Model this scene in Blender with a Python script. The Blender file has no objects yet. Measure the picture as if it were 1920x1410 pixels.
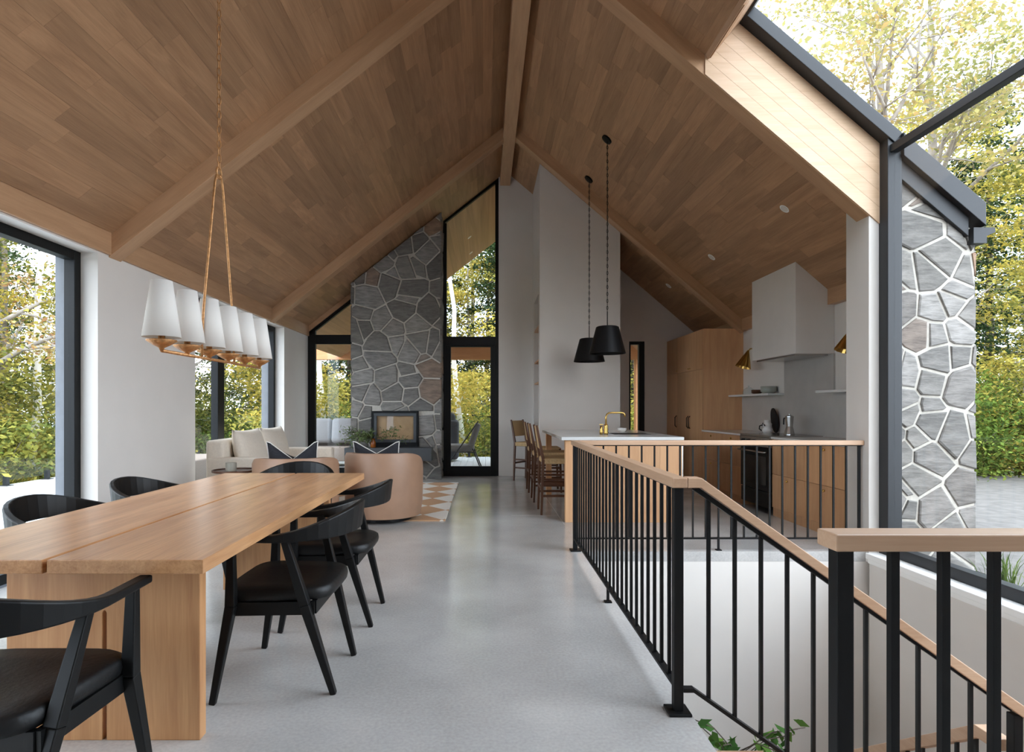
import bpy, bmesh, math, random
import numpy as np
from mathutils import Matrix, Vector
random.seed(7)
rng = np.random.default_rng(11)
C = bpy.context.scene.collection
PI = math.pi

# ---------------------------------------------------------------- camera, sky, exposure
EYE = 1.23
cam_d = bpy.data.cameras.new('camera')
cam = bpy.data.objects.new('camera', cam_d); C.objects.link(cam)
cam.location = (0, 0, EYE); cam.rotation_euler = (PI/2, 0, 0)
cam_d.sensor_width = 36; cam_d.lens = 1120/1920*36
cam_d.shift_x = (960-909)/1920; cam_d.shift_y = (765-705)/1920
cam_d.clip_start = 0.05; cam_d.clip_end = 500
sc = bpy.context.scene
sc.camera = cam
world = bpy.data.worlds.new('sky'); sc.world = world
world.use_nodes = True
wn = world.node_tree.nodes; wl = world.node_tree.links
for n in list(wn): wn.remove(n)
w_out = wn.new('ShaderNodeOutputWorld'); w_bg = wn.new('ShaderNodeBackground')
w_tc = wn.new('ShaderNodeTexCoord'); w_no = wn.new('ShaderNodeTexNoise'); w_rp = wn.new('ShaderNodeValToRGB')
w_no.inputs['Scale'].default_value = 2.6; w_no.inputs['Detail'].default_value = 5
w_rp.color_ramp.elements[0].position = 0.38; w_rp.color_ramp.elements[0].color = (0.60, 0.79, 1.0, 1)
w_rp.color_ramp.elements[1].position = 0.66; w_rp.color_ramp.elements[1].color = (0.985, 0.99, 1.0, 1)
wl.new(w_tc.outputs['Generated'], w_no.inputs['Vector']); wl.new(w_no.outputs['Fac'], w_rp.inputs['Fac'])
wl.new(w_rp.outputs['Color'], w_bg.inputs['Color']); wl.new(w_bg.outputs['Background'], w_out.inputs['Surface'])
w_bg.inputs['Strength'].default_value = 1.0
sc.view_settings.view_transform = 'Standard'; sc.view_settings.look = 'None'
sc.view_settings.gamma = 1; sc.view_settings.use_curve_mapping = False
sc.view_settings.exposure = 3.02
sc.cycles.use_denoising = True
sc.cycles.max_bounces = 10; sc.cycles.diffuse_bounces = 6; sc.cycles.transparent_max_bounces = 16
sc.cycles.caustics_reflective = False; sc.cycles.caustics_refractive = False
sc.cycles.sample_clamp_indirect = 8

# ---------------------------------------------------------------- helpers
def col(h):
    h = h.lstrip('#'); r = []
    for i in (0, 2, 4):
        c = int(h[i:i+2], 16)/255
        r.append(c/12.92 if c <= 0.04045 else ((c+0.055)/1.055)**2.4)
    return (*r, 1)

class MB:
    def __init__(s): s.v = []; s.f = []
    def add(s, v, f):
        n = len(s.v); s.v += [tuple(p) for p in v]; s.f += [tuple(i+n for i in q) for q in f]; return s
    def box(s, x0, x1, y0, y1, z0, z1):
        return s.add([(x0,y0,z0),(x1,y0,z0),(x1,y1,z0),(x0,y1,z0),(x0,y0,z1),(x1,y0,z1),(x1,y1,z1),(x0,y1,z1)],
                     [(0,3,2,1),(4,5,6,7),(0,1,5,4),(1,2,6,5),(2,3,7,6),(3,0,4,7)])
    def prism(s, pts, axis, a0, a1):
        m = {'y': lambda p, a: (p[0], a, p[1]), 'x': lambda p, a: (a, p[0], p[1]), 'z': lambda p, a: (p[0], p[1], a)}[axis]
        n = len(pts)
        v = [m(p, a0) for p in pts]+[m(p, a1) for p in pts]
        f = [tuple(range(n)), tuple(range(2*n-1, n-1, -1))]+[(i, (i+1) % n, n+(i+1) % n, n+i) for i in range(n)]
        return s.add(v, f)
    def bar(s, p, q, w, h, up=(0, 0, 1)):
        p = Vector(p); q = Vector(q); d = (q-p).normalized(); u = Vector(up)
        a = d.cross(u).normalized(); b = a.cross(d).normalized()
        v = [e+a*(i*w/2)+b*(j*h/2) for e in (p, q) for i, j in ((-1,-1),(1,-1),(1,1),(-1,1))]
        return s.add(v, [(0,1,2,3),(7,6,5,4),(0,4,5,1),(1,5,6,2),(2,6,7,3),(3,7,4,0)])
    def taper(s, p, q, w0, w1, ax=(1, 0, 0)):
        p = Vector(p); q = Vector(q); d = (q-p).normalized(); a = Vector(ax); a = (a-d*a.dot(d)).normalized(); b = d.cross(a)
        v = [e+a*(i*w/2)+b*(j*w/2) for e, w in ((p, w0), (q, w1)) for i, j in ((-1,-1),(1,-1),(1,1),(-1,1))]
        return s.add(v, [(0,1,2,3),(7,6,5,4),(0,4,5,1),(1,5,6,2),(2,6,7,3),(3,7,4,0)])
    def tube(s, pts, r, n=8, closed=False):
        pts = [Vector(p) for p in pts]; N = len(pts)
        rs = r if isinstance(r, (list, tuple)) else [r]*N
        v = []; f = []; pa = None
        for i, p in enumerate(pts):
            if closed: d = pts[(i+1) % N]-pts[i-1]
            else: d = pts[min(i+1, N-1)]-pts[max(i-1, 0)]
            d.normalize()
            if pa is None:
                pa = d.cross(Vector((0, 0, 1)) if abs(d.z) < .9 else Vector((1, 0, 0)))
            pa = (pa-d*pa.dot(d)).normalized(); pb = d.cross(pa)
            for k in range(n):
                t = 2*PI*k/n; v.append(p+(pa*math.cos(t)+pb*math.sin(t))*rs[i])
        for i in range(N if closed else N-1):
            j = (i+1) % N
            for k in range(n): f.append((i*n+k, i*n+(k+1) % n, j*n+(k+1) % n, j*n+k))
        if not closed: f += [tuple(range(n-1, -1, -1)), tuple(range((N-1)*n, N*n))]
        return s.add(v, f)
    def lathe(s, prof, n=24, c=(0, 0, 0), cap=True):
        v = []; f = []; m = len(prof)
        for r, z in prof:
            for k in range(n):
                t = 2*PI*k/n; v.append((c[0]+r*math.cos(t), c[1]+r*math.sin(t), c[2]+z))
        for i in range(m-1):
            for k in range(n): f.append((i*n+k, i*n+(k+1) % n, (i+1)*n+(k+1) % n, (i+1)*n+k))
        if cap: f += [tuple(range(n-1, -1, -1)), tuple(range((m-1)*n, m*n))]
        return s.add(v, f)
    def xf(s, M, start=0):
        s.v[start:] = [tuple(M @ Vector(p)) for p in s.v[start:]]; return s
    def build(s, name, m, parent=None, smooth=False, bevel=0, seg=2, sub=0, recalc=True):
        o = Vector((0, 0, 0)); p = parent
        while p is not None: o += p.location; p = p.parent
        me = bpy.data.meshes.new(name); me.from_pydata([tuple(Vector(q)-o) for q in s.v], [], s.f)
        if recalc:
            b = bmesh.new(); b.from_mesh(me); bmesh.ops.recalc_face_normals(b, faces=b.faces); b.to_mesh(me); b.free()
        if smooth: me.polygons.foreach_set('use_smooth', [True]*len(me.polygons))
        me.materials.append(m)
        ob = bpy.data.objects.new(name, me); C.objects.link(ob)
        if parent is not None: ob.parent = parent
        if bevel:
            d = ob.modifiers.new('edge', 'BEVEL'); d.width = bevel; d.segments = seg; d.limit_method = 'ANGLE'; d.angle_limit = 0.6
        if sub:
            d = ob.modifiers.new('soft', 'SUBSURF'); d.levels = sub; d.render_levels = sub
        return ob

def tag(o, label=None, cat=None, group=None, kind=None):
    for k, v in (('label', label), ('category', cat), ('group', group), ('kind', kind)):
        if v: o[k] = v
    return o
def thing(name, label, cat, loc=(0, 0, 0), group=None, kind=None):
    o = bpy.data.objects.new(name, None); C.objects.link(o); o.location = loc; o.empty_display_size = .1
    return tag(o, label, cat, group, kind)
def copy_tree(o, parent=None):
    c = o.copy(); C.objects.link(c)
    if parent is not None: c.parent = parent
    for ch in list(o.children): copy_tree(ch, c)
    return c
def struct(o, label=None): o['kind'] = 'structure'; return tag(o, label)

# ---------------------------------------------------------------- materials
def newmat(name):
    m = bpy.data.materials.new(name); m.use_nodes = True
    n = m.node_tree.nodes; return m, n, m.node_tree.links, n['Principled BSDF']
def plain(name, c, rough=.5, metal=0, noise=0, nscale=8, spec=.5, bump=0):
    m, n, l, b = newmat(name)
    b.inputs['Base Color'].default_value = c; b.inputs['Roughness'].default_value = rough
    b.inputs['Metallic'].default_value = metal; b.inputs['Specular IOR Level'].default_value = spec
    t = n.new('ShaderNodeTexCoord'); x = n.new('ShaderNodeTexNoise')
    x.inputs['Scale'].default_value = nscale; x.inputs['Detail'].default_value = 5
    l.new(t.outputs['Object'], x.inputs['Vector'])
    if noise:
        r = n.new('ShaderNodeValToRGB'); e = r.color_ramp.elements
        e[0].position = .3; e[1].position = .7
        e[0].color = (*[v*(1-noise) for v in c[:3]], 1); e[1].color = (*[min(1, v*(1+noise)) for v in c[:3]], 1)
        l.new(x.outputs['Fac'], r.inputs['Fac']); l.new(r.outputs['Color'], b.inputs['Base Color'])
    if bump:
        u = n.new('ShaderNodeBump'); u.inputs['Strength'].default_value = bump; u.inputs['Distance'].default_value = .01
        l.new(x.outputs['Fac'], u.inputs['Height']); l.new(u.outputs['Normal'], b.inputs['Normal'])
    return m
def wood(name, c1, c2, axis='y', rough=.45, var=.25, scale=1.0, contrast=1.0):
    m, n, l, b = newmat(name)
    t = n.new('ShaderNodeTexCoord'); oi = n.new('ShaderNodeObjectInfo')
    def grain(al, ac, det):
        mp = n.new('ShaderNodeMapping'); s = [ac*scale]*3; s['xyz'.index(axis)] = al*scale
        mp.inputs['Scale'].default_value = s
        off = n.new('ShaderNodeVectorMath'); off.operation = 'SCALE'; off.inputs[0].default_value = (13.7, 7.9, 21.3)
        l.new(oi.outputs['Random'], off.inputs['Scale']); l.new(off.outputs['Vector'], mp.inputs['Location'])
        l.new(t.outputs['Object'], mp.inputs['Vector'])
        x = n.new('ShaderNodeTexNoise'); x.inputs['Scale'].default_value = 1; x.inputs['Detail'].default_value = det; x.inputs['Distortion'].default_value = .7
        l.new(mp.outputs['Vector'], x.inputs['Vector']); return x
    g1 = grain(1.3, 13, 4); g2 = grain(5, 110, 3)
    mx = n.new('ShaderNodeMath'); mx.operation = 'MULTIPLY_ADD'; mx.inputs[1].default_value = .35
    l.new(g2.outputs['Fac'], mx.inputs[0])
    m2 = n.new('ShaderNodeMath'); m2.operation = 'MULTIPLY'; m2.inputs[1].default_value = .65
    l.new(g1.outputs['Fac'], m2.inputs[0]); l.new(m2.outputs[0], mx.inputs[2])
    r = n.new('ShaderNodeValToRGB'); e = r.color_ramp.elements
    e[0].position = .5-.2/contrast; e[1].position = .5+.2/contrast; e[0].color = c1; e[1].color = c2
    l.new(mx.outputs[0], r.inputs['Fac'])
    hs = n.new('ShaderNodeHueSaturation')
    v = n.new('ShaderNodeMapRange'); v.inputs['To Min'].default_value = 1-var; v.inputs['To Max'].default_value = 1+var*.75
    l.new(oi.outputs['Random'], v.inputs['Value']); l.new(v.outputs['Result'], hs.inputs['Value'])
    l.new(r.outputs['Color'], hs.inputs['Color']); l.new(hs.outputs['Color'], b.inputs['Base Color'])
    b.inputs['Roughness'].default_value = rough; b.inputs['Specular IOR Level'].default_value = .35
    u = n.new('ShaderNodeBump'); u.inputs['Strength'].default_value = .08; u.inputs['Distance'].default_value = .004
    l.new(mx.outputs[0], u.inputs['Height']); l.new(u.outputs['Normal'], b.inputs['Normal'])
    return m
def glass(name, tint=(1, 1, 1, 1), gloss=1.0):
    m, n, l, b = newmat(name); n.remove(b)
    o = n['Material Output']; tr = n.new('ShaderNodeBsdfTransparent'); gl = n.new('ShaderNodeBsdfGlossy'); lw = n.new('ShaderNodeLayerWeight'); mx = n.new('ShaderNodeMixShader')
    tr.inputs['Color'].default_value = tint; gl.inputs['Roughness'].default_value = 0.0
    pw = n.new('ShaderNodeMath'); pw.operation = 'POWER'; pw.inputs[1].default_value = 5; fr = n.new('ShaderNodeMath'); fr.operation = 'MULTIPLY_ADD'; fr.inputs[1].default_value = .96; fr.inputs[2].default_value = .04
    l.new(lw.outputs['Facing'], pw.inputs[0]); l.new(pw.outputs[0], fr.inputs[0])
    mu = n.new('ShaderNodeMath'); mu.operation = 'MULTIPLY'; mu.inputs[1].default_value = gloss
    l.new(fr.outputs[0], mu.inputs[0]); l.new(mu.outputs[0], mx.inputs['Fac'])
    l.new(tr.outputs[0], mx.inputs[1]); l.new(gl.outputs[0], mx.inputs[2]); l.new(mx.outputs[0], o.inputs['Surface'])
    return m
def leafmat(name, stops, trans=.35):
    m, n, l, b = newmat(name); n.remove(b)
    g = n.new('ShaderNodeNewGeometry'); oi = n.new('ShaderNodeObjectInfo'); r = n.new('ShaderNodeValToRGB')
    e = r.color_ramp.elements
    e[0].position = 0; e[0].color = col(stops[0]); e[1].position = 1; e[1].color = col(stops[-1])
    for i, s_ in enumerate(stops[1:-1]): k = e.new((i+1)/(len(stops)-1)); k.color = col(s_)
    a = n.new('ShaderNodeMath'); a.operation = 'MULTIPLY_ADD'; a.inputs[1].default_value = .45
    tc = n.new('ShaderNodeTexCoord'); nz = n.new('ShaderNodeTexNoise'); nz.inputs['Scale'].default_value = .45
    l.new(tc.outputs['Object'], nz.inputs['Vector'])
    q = n.new('ShaderNodeMath'); q.operation = 'MULTIPLY_ADD'; q.inputs[1].default_value = 1.1; q.inputs[2].default_value = -.28
    l.new(nz.outputs['Fac'], q.inputs[0])
    ro = n.new('ShaderNodeMath'); ro.operation = 'MULTIPLY_ADD'; ro.inputs[1].default_value = .55; ro.inputs[2].default_value = -.52
    l.new(oi.outputs['Random'], ro.inputs[0]); l.new(ro.outputs[0], q.inputs[2]); l.new(g.outputs['Random Per Island'], a.inputs[0]); l.new(q.outputs[0], a.inputs[2]); l.new(a.outputs[0], r.inputs['Fac'])
    d = n.new('ShaderNodeBsdfDiffuse'); t = n.new('ShaderNodeBsdfTranslucent'); mx = n.new('ShaderNodeMixShader'); mx.inputs['Fac'].default_value = trans
    l.new(r.outputs['Color'], d.inputs['Color']); l.new(r.outputs['Color'], t.inputs['Color'])
    l.new(d.outputs[0], mx.inputs[1]); l.new(t.outputs[0], mx.inputs[2]); l.new(mx.outputs[0], n['Material Output'].inputs['Surface'])
    return m
def stone_mat(name, bright=1.0):
    m, n, l, b = newmat(name)
    oi = n.new('ShaderNodeObjectInfo'); r = n.new('ShaderNodeValToRGB'); e = r.color_ramp.elements
    def cc(h): c = col(h); return (*[v*bright for v in c[:3]], 1)
    e[0].position = 0; e[0].color = cc('#5f5c58'); e[1].position = 1; e[1].color = cc('#93765f')
    for p, h in ((.25, '#7e7a74'), (.5, '#66635f'), (.75, '#8c8883'), (.88, '#6e6964')):
        k = e.new(p); k.color = cc(h)
    l.new(oi.outputs['Random'], r.inputs['Fac'])
    t = n.new('ShaderNodeTexCoord'); mp = n.new('ShaderNodeMapping'); mp.inputs['Scale'].default_value = (7, 7, 34); mp.inputs['Rotation'].default_value = (.1, .25, 0)
    off = n.new('ShaderNodeVectorMath'); off.operation = 'SCALE'; off.inputs[0].default_value = (1.1, 0, .6)
    l.new(oi.outputs['Random'], off.inputs['Scale']); l.new(off.outputs[0], mp.inputs['Rotation'])
    x = n.new('ShaderNodeTexNoise'); x.inputs['Scale'].default_value = 1; x.inputs['Detail'].default_value = 7; x.inputs['Roughness'].default_value = .65
    l.new(t.outputs['Object'], mp.inputs['Vector']); l.new(mp.outputs[0], x.inputs['Vector'])
    hs = n.new('ShaderNodeHueSaturation'); v = n.new('ShaderNodeMapRange')
    v.inputs['From Min'].default_value = .3; v.inputs['From Max'].default_value = .7; v.inputs['To Min'].default_value = .6; v.inputs['To Max'].default_value = 1.45
    l.new(x.outputs['Fac'], v.inputs['Value']); l.new(v.outputs[0], hs.inputs['Value']); l.new(r.outputs[0], hs.inputs['Color']); l.new(hs.outputs[0], b.inputs['Base Color'])
    b.inputs['Roughness'].default_value = .8
    u = n.new('ShaderNodeBump'); u.inputs['Strength'].default_value = .5; u.inputs['Distance'].default_value = .015
    l.new(x.outputs['Fac'], u.inputs['Height']); l.new(u.outputs[0], b.inputs['Normal'])
    return m

M = {}
M['white'] = plain('white_plaster', col('#d6d0c9'), .7, noise=.02, nscale=3)
M['white_bright'] = plain('white_trim', col('#eceae6'), .5)
M['black'] = plain('black_metal', col('#09090a'), .5, spec=.25)
M['slate'] = plain('slate_metal', col('#212326'), .45, spec=.4)
M['chairblack'] = plain('black_stained_wood', col('#090909'), .48, noise=.2, nscale=20, spec=.3)
M['leather'] = plain('black_leather', col('#09090a'), .48, noise=.15, nscale=60, bump=.15, spec=.4)
M['ceil'] = wood('ceiling_oak', col('#957052'), col('#b48c69'), 'y', .5, .2, contrast=1.15)
M['beam'] = wood('beam_oak_along', col('#a98362'), col('#bf9875'), 'y', .45, .06)
M['rafter'] = wood('rafter_oak', col('#a98362'), col('#bf9875'), 'x', .45, .06)
M['clad'] = wood('cladding_oak', col('#bd9d7e'), col('#d0b294'), 'x', .4, .1)
M['table'] = wood('table_oak', col('#a4734b'), col('#cd9d70'), 'y', .3, .06, contrast=1.35)
M['tableleg'] = wood('table_leg_oak', col('#ad7b52'), col('#c8986a'), 'z', .42, .1, contrast=1.3)
M['rail_y'] = wood('handrail_oak_y', col('#b18d70'), col('#c9a78a'), 'y', .4, .05)
M['rail_x'] = wood('handrail_oak_x', col('#b18d70'), col('#c9a78a'), 'x', .4, .05)
M['kitchen'] = wood('kitchen_oak', col('#c09068'), col('#d3a67b'), 'z', .42, .12)
M['walnut'] = wood('walnut_stain', col('#4a2f21'), col('#63412d'), 'z', .4, .08)
M['stone'] = stone_mat('field_stone', .9); M['mortar'] = plain('mortar', col('#b3ada3'), .9, noise=.12, nscale=30, bump=.3)
M['pane'] = glass('window_glass', gloss=.4)
M['railglass'] = glass('rail_glass', (.93, .97, .95, 1), .5)
M['steel'] = plain('steel', col('#b9b7b3'), .25, 1)
M['brass'] = plain('brass', col('#c9a35c'), .28, 1)
M['gilt'] = plain('copper_leaf', col('#b58455'), .45, .6, noise=.3, nscale=60, bump=.5)
M['counter'] = plain('pale_quartz', col('#cfcdc9'), .16, noise=.05, nscale=5)
M['splash'] = plain('grey_quartz', col('#b1aca6'), .3, noise=.07, nscale=4)
M['plaster'] = plain('hood_plaster', col('#d5cfc8'), .8, noise=.02, nscale=5)
M['cream'] = plain('cream_linen', col('#dcd0c0'), .9, noise=.04, nscale=40, bump=.15)
M['tan'] = plain('tan_leather', col('#99775f'), .48, noise=.06, nscale=9, bump=.05)
M['charcoal'] = plain('charcoal_fabric', col('#26262b'), .95, noise=.25, nscale=80, bump=.3)
M['piping'] = plain('white_piping', col('#d8d3cc'), .9)
M['gasket'] = plain('firebrick', col('#9b7f5d'), .8, noise=.1, nscale=10)
M['hearth'] = plain('hearth_steel', col('#3f4245'), .5, spec=.5)
M['dark'] = plain('dark_interior', col('#0d0d0e'), .6)
M['ovenglass'] = plain('oven_glass', col('#0c0c0e'), .08)
M['deck'] = wood('deck_board', col('#b4b6b6'), col('#cdcfcf'), 'y', .7, .08)
M['outgrey'] = plain('outdoor_fabric', col('#7d7b7a'), .9, noise=.05, nscale=40)
M['outdark'] = plain('outdoor_cover', col('#33353a'), .8, noise=.1)
M['wicker'] = plain('pale_wicker', col('#8d7f74'), .9, noise=.12, nscale=60, bump=.2)
M['porch'] = wood('porch_fir', col('#b57b50'), col('#c98f62'), 'x', .6, .05)
M['bark'] = plain('grey_bark', col('#8d857c'), .9, noise=.3, nscale=6, bump=.6)
M['barkdark'] = plain('brown_bark', col('#554a40'), .9, noise=.3, nscale=6, bump=.6)
M['birch'] = plain('birch_bark', col('#e9e5dd'), .8, noise=.1, nscale=4)
M['leaf_yellow'] = leafmat('leaf_yellow', ['#434c2a', '#686e3a', '#9d964a', '#c6b358', '#cdb057'])
M['leaf_green'] = leafmat('leaf_green', ['#3c4d2a', '#5f7535', '#889845', '#b0b055'])
M['leaf_dark'] = leafmat('leaf_dark', ['#25331f', '#34452a', '#48573a', '#5e6a45'], .2)
M['leaf_orange'] = leafmat('leaf_orange', ['#666e42', '#918f5a', '#b09f66', '#a77f58'])
M['leaf_olive'] = leafmat('leaf_olive', ['#4e5d35', '#75825a', '#9aa67f'], .2)
M['leaf_vine'] = leafmat('leaf_vine', ['#294526', '#3f5e2f', '#6f8a3a'], .2)
def concrete():
    m, n, l, b = newmat('polished_concrete')
    t = n.new('ShaderNodeTexCoord')
    def nz(s, d):
        x = n.new('ShaderNodeTexNoise'); x.inputs['Scale'].default_value = s; x.inputs['Detail'].default_value = d; l.new(t.outputs['Object'], x.inputs['Vector']); return x
    a = nz(1.2, 6); c = nz(70, 2)
    r = n.new('ShaderNodeValToRGB'); e = r.color_ramp.elements
    e[0].position = .36; e[0].color = col('#a09d9a'); e[1].position = .64; e[1].color = col('#bfbcb8')
    mx = n.new('ShaderNodeMath'); mx.operation = 'MULTIPLY_ADD'; mx.inputs[1].default_value = .28
    m2 = n.new('ShaderNodeMath'); m2.operation = 'MULTIPLY'; m2.inputs[1].default_value = .72
    l.new(c.outputs['Fac'], mx.inputs[0]); l.new(a.outputs['Fac'], m2.inputs[0]); l.new(m2.outputs[0], mx.inputs[2])
    l.new(mx.outputs[0], r.inputs['Fac']); l.new(r.outputs[0], b.inputs['Base Color'])
    rr = n.new('ShaderNodeMapRange'); rr.inputs['From Min'].default_value = .25; rr.inputs['From Max'].default_value = .75; rr.inputs['To Min'].default_value = .13; rr.inputs['To Max'].default_value = .2
    l.new(a.outputs['Fac'], rr.inputs['Value']); l.new(rr.outputs[0], b.inputs['Roughness'])
    return m
M['concrete'] = concrete()
def rugmat():
    m, n, l, b = newmat('diamond_rug')
    t = n.new('ShaderNodeTexCoord'); sp = n.new('ShaderNodeSeparateXYZ'); l.new(t.outputs['Object'], sp.inputs[0])
    def tri(o, per):
        d = n.new('ShaderNodeMath'); d.operation = 'DIVIDE'; d.inputs[1].default_value = per; l.new(o, d.inputs[0])
        f = n.new('ShaderNodeMath'); f.operation = 'FRACT'; l.new(d.outputs[0], f.inputs[0])
        s_ = n.new('ShaderNodeMath'); s_.operation = 'SUBTRACT'; s_.inputs[1].default_value = .5; l.new(f.outputs[0], s_.inputs[0])
        a = n.new('ShaderNodeMath'); a.operation = 'ABSOLUTE'; l.new(s_.outputs[0], a.inputs[0]); return a
    ax = tri(sp.outputs['X'], .47); ay = tri(sp.outputs['Y'], .62)
    ad = n.new('ShaderNodeMath'); l.new(ax.outputs[0], ad.inputs[0]); l.new(ay.outputs[0], ad.inputs[1])
    nz = n.new('ShaderNodeTexNoise'); nz.inputs['Scale'].default_value = 90; l.new(t.outputs['Object'], nz.inputs['Vector'])
    n2 = n.new('ShaderNodeMath'); n2.operation = 'MULTIPLY_ADD'; n2.inputs[1].default_value = .08; l.new(nz.outputs['Fac'], n2.inputs[0]); l.new(ad.outputs[0], n2.inputs[2])
    lt = n.new('ShaderNodeMath'); lt.operation = 'LESS_THAN'; lt.inputs[1].default_value = .55; l.new(n2.outputs[0], lt.inputs[0])
    mx = n.new('ShaderNodeMix'); mx.data_type = 'RGBA'; mx.inputs[6].default_value = col('#ddd6cb'); mx.inputs[7].default_value = col('#bd9470')
    l.new(lt.outputs[0], mx.inputs[0]); l.new(mx.outputs[2], b.inputs['Base Color']); b.inputs['Roughness'].default_value = .95
    u = n.new('ShaderNodeBump'); u.inputs['Strength'].default_value = .4; l.new(nz.outputs['Fac'], u.inputs['Height']); l.new(u.outputs[0], b.inputs['Normal'])
    return m
M['rug'] = rugmat()
def weave():
    m, n, l, b = newmat('woven_cord')
    t = n.new('ShaderNodeTexCoord'); w = n.new('ShaderNodeTexWave'); w.inputs['Scale'].default_value = 42; w.inputs['Distortion'].default_value = 1.5
    l.new(t.outputs['Object'], w.inputs['Vector'])
    r = n.new('ShaderNodeValToRGB'); r.color_ramp.elements[0].color = col('#9a7d55'); r.color_ramp.elements[1].color = col('#c9ab7e')
    l.new(w.outputs['Fac'], r.inputs['Fac']); l.new(r.outputs[0], b.inputs['Base Color']); b.inputs['Roughness'].default_value = .9
    u = n.new('ShaderNodeBump'); u.inputs['Strength'].default_value = .5; l.new(w.outputs['Fac'], u.inputs['Height']); l.new(u.outputs[0], b.inputs['Normal'])
    return m
M['weave'] = weave()
def linen():
    m, n, l, b = newmat('linen_shade')
    b.inputs['Base Color'].default_value = col('#ece8e2'); b.inputs['Roughness'].default_value = .9
    t = n.new('ShaderNodeBsdfTranslucent'); t.inputs['Color'].default_value = col('#efeae2'); mx = n.new('ShaderNodeMixShader'); mx.inputs['Fac'].default_value = .3
    l.new(b.outputs[0], mx.inputs[1]); l.new(t.outputs[0], mx.inputs[2]); l.new(mx.outputs[0], n['Material Output'].inputs['Surface'])
    return m
M['linen'] = linen()
M['gravel'] = plain('gravel', col('#625e5a'), .95, noise=.25, nscale=6, bump=.6)
M['soil'] = plain('forest_floor', col('#5d5a35'), 1, noise=.4, nscale=2, bump=.4)
M['amber'] = plain('amber_glass', col('#8a4a18'), .1)
M['clearglass'] = glass('clear_glass', (.9, .95, .97, 1))
M['ceramic'] = plain('white_ceramic', col('#dedbd6'), .35)

# ---------------------------------------------------------------- room geometry
XL, YB, RX = -3.2, 10.8, .385
def zl(x): return 5.2+.784*x
def zr(x): return 5.507-.855*(x-RX)
ZR = 5.504
YF = -3.0
EX, EY0, EY1 = .83, 1.40, 5.12      # stair opening: left edge, near edge, far edge
XS = 3.27                            # stairwell wall face
# floor
fl = MB()
fl.box(XL-.1, EX, YF, YB+.1, -.085, 0).box(EX, 4.0, EY1, YB+.1, -.085, 0).box(EX, XS+.1, YF, EY0, -.085, 0)
floor = struct(fl.build('floor', M['concrete']), 'polished grey concrete floor running through the open living space')
jt = MB(); jt.box(.838, .842, 6.3, 9.44, 0, .0012).box(.3, .838, 6.848, 6.852, 0, .0012)
jt.build('control_joint', plain('joint', col('#b4b0ab'), .8), floor)
# ceilings: local frame u down the slope, y along the ridge
def ceiling(name, side, rects, rows0, label, y_off=0):
    th = math.atan(.784 if side < 0 else .855); c, s = math.cos(th), math.sin(th)
    u = Vector((side*c, 0, -s)); v = Vector((0, 1, 0)); w = u.cross(v)
    inward = 1 if w.z < 0 else -1
    mb = MB()
    for (u0, u1, y0, y1) in rects:
        a, b_ = sorted((-inward*.022, -inward*.16)); mb.box(u0, u1, y0, y1, a, b_)
    o = mb.build(name, M['ceil'])
    o.matrix_world = Matrix(((u.x, v.x, w.x, RX), (0, 1, 0, 0), (u.z, v.z, w.z, ZR), (0, 0, 0, 1)))
    struct(o, label)
    return o, inward, c
plank_w = .138
pm = MB(); pm.box(-plank_w/2+.0004, plank_w/2-.0004, 0, 1, -.011, .011)
plank_mesh_ob = pm.build('plank_source', M['ceil']); plank_mesh = plank_mesh_ob.data
bpy.data.objects.remove(plank_mesh_ob); plank_mesh.name = 'plank'
def lay_planks(parent, inward, u0, u1, yfun, lens=(.55, 1.75), whole=False):
    r = 0; n = int((u1-u0)/plank_w+.5)
    for r in range(n):
        u = u0+(r+.5)*plank_w; y0, y1 = yfun(u)
        if y1-y0 < .1: continue
        y = y0; first = True
        while y < y1-.02:
            L = y1-y if whole else random.uniform(*lens)*(random.uniform(.3, 1) if first else 1)
            first = False
            if y1-(y+L) < .3: L = y1-y
            p = bpy.data.objects.new('plank', plank_mesh); C.objects.link(p); p.parent = parent
            p.location = (u, y+.0004, -inward*.011+random.uniform(-.0005, .0005)); p.scale = (1, L-.0008, 1)
            y += L
cl, inw, cc_ = ceiling('ceiling_left', -1, [(0, (RX-XL)/math.cos(math.atan(.784))+.13, YF, 11.0), (0, (RX-XL)/math.cos(math.atan(.784))+.4, 11.0, 15.0)], 0, 'sloping oak plank ceiling over the dining and living side')
UL = (RX-XL)/math.cos(math.atan(.784))
lay_planks(cl, inw, .1, UL, lambda u: (2.7, YB))
cR = math.cos(math.atan(.855)); US = (1.909-RX)/cR; UE = (3.95-RX)/cR; UW = (3.5-RX)/cR
cr, inr, _ = ceiling('ceiling_right', 1, [(0, US, YF, 5.0), (0, UE+.12, 5.16, 15.0), (US, UW, YF, .5), (0, US, 5.0, 5.16)], 0, 'sloping oak plank ceiling over the kitchen side')
lay_planks(cr, inr, .08, UE, lambda u: (4.4 if u < US-.03 else 5.2, YB))
# porch soffit beyond the glass gable
def porch_planks(parent, inward, U):
    lay_planks(parent, inward, .1, U, lambda u: (YB+.2, 15.0), whole=True)
porch_planks(cl, inw, UL+.3); porch_planks(cr, inr, UE)

def beam(name, m, label, bev=.003):
    pass
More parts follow.
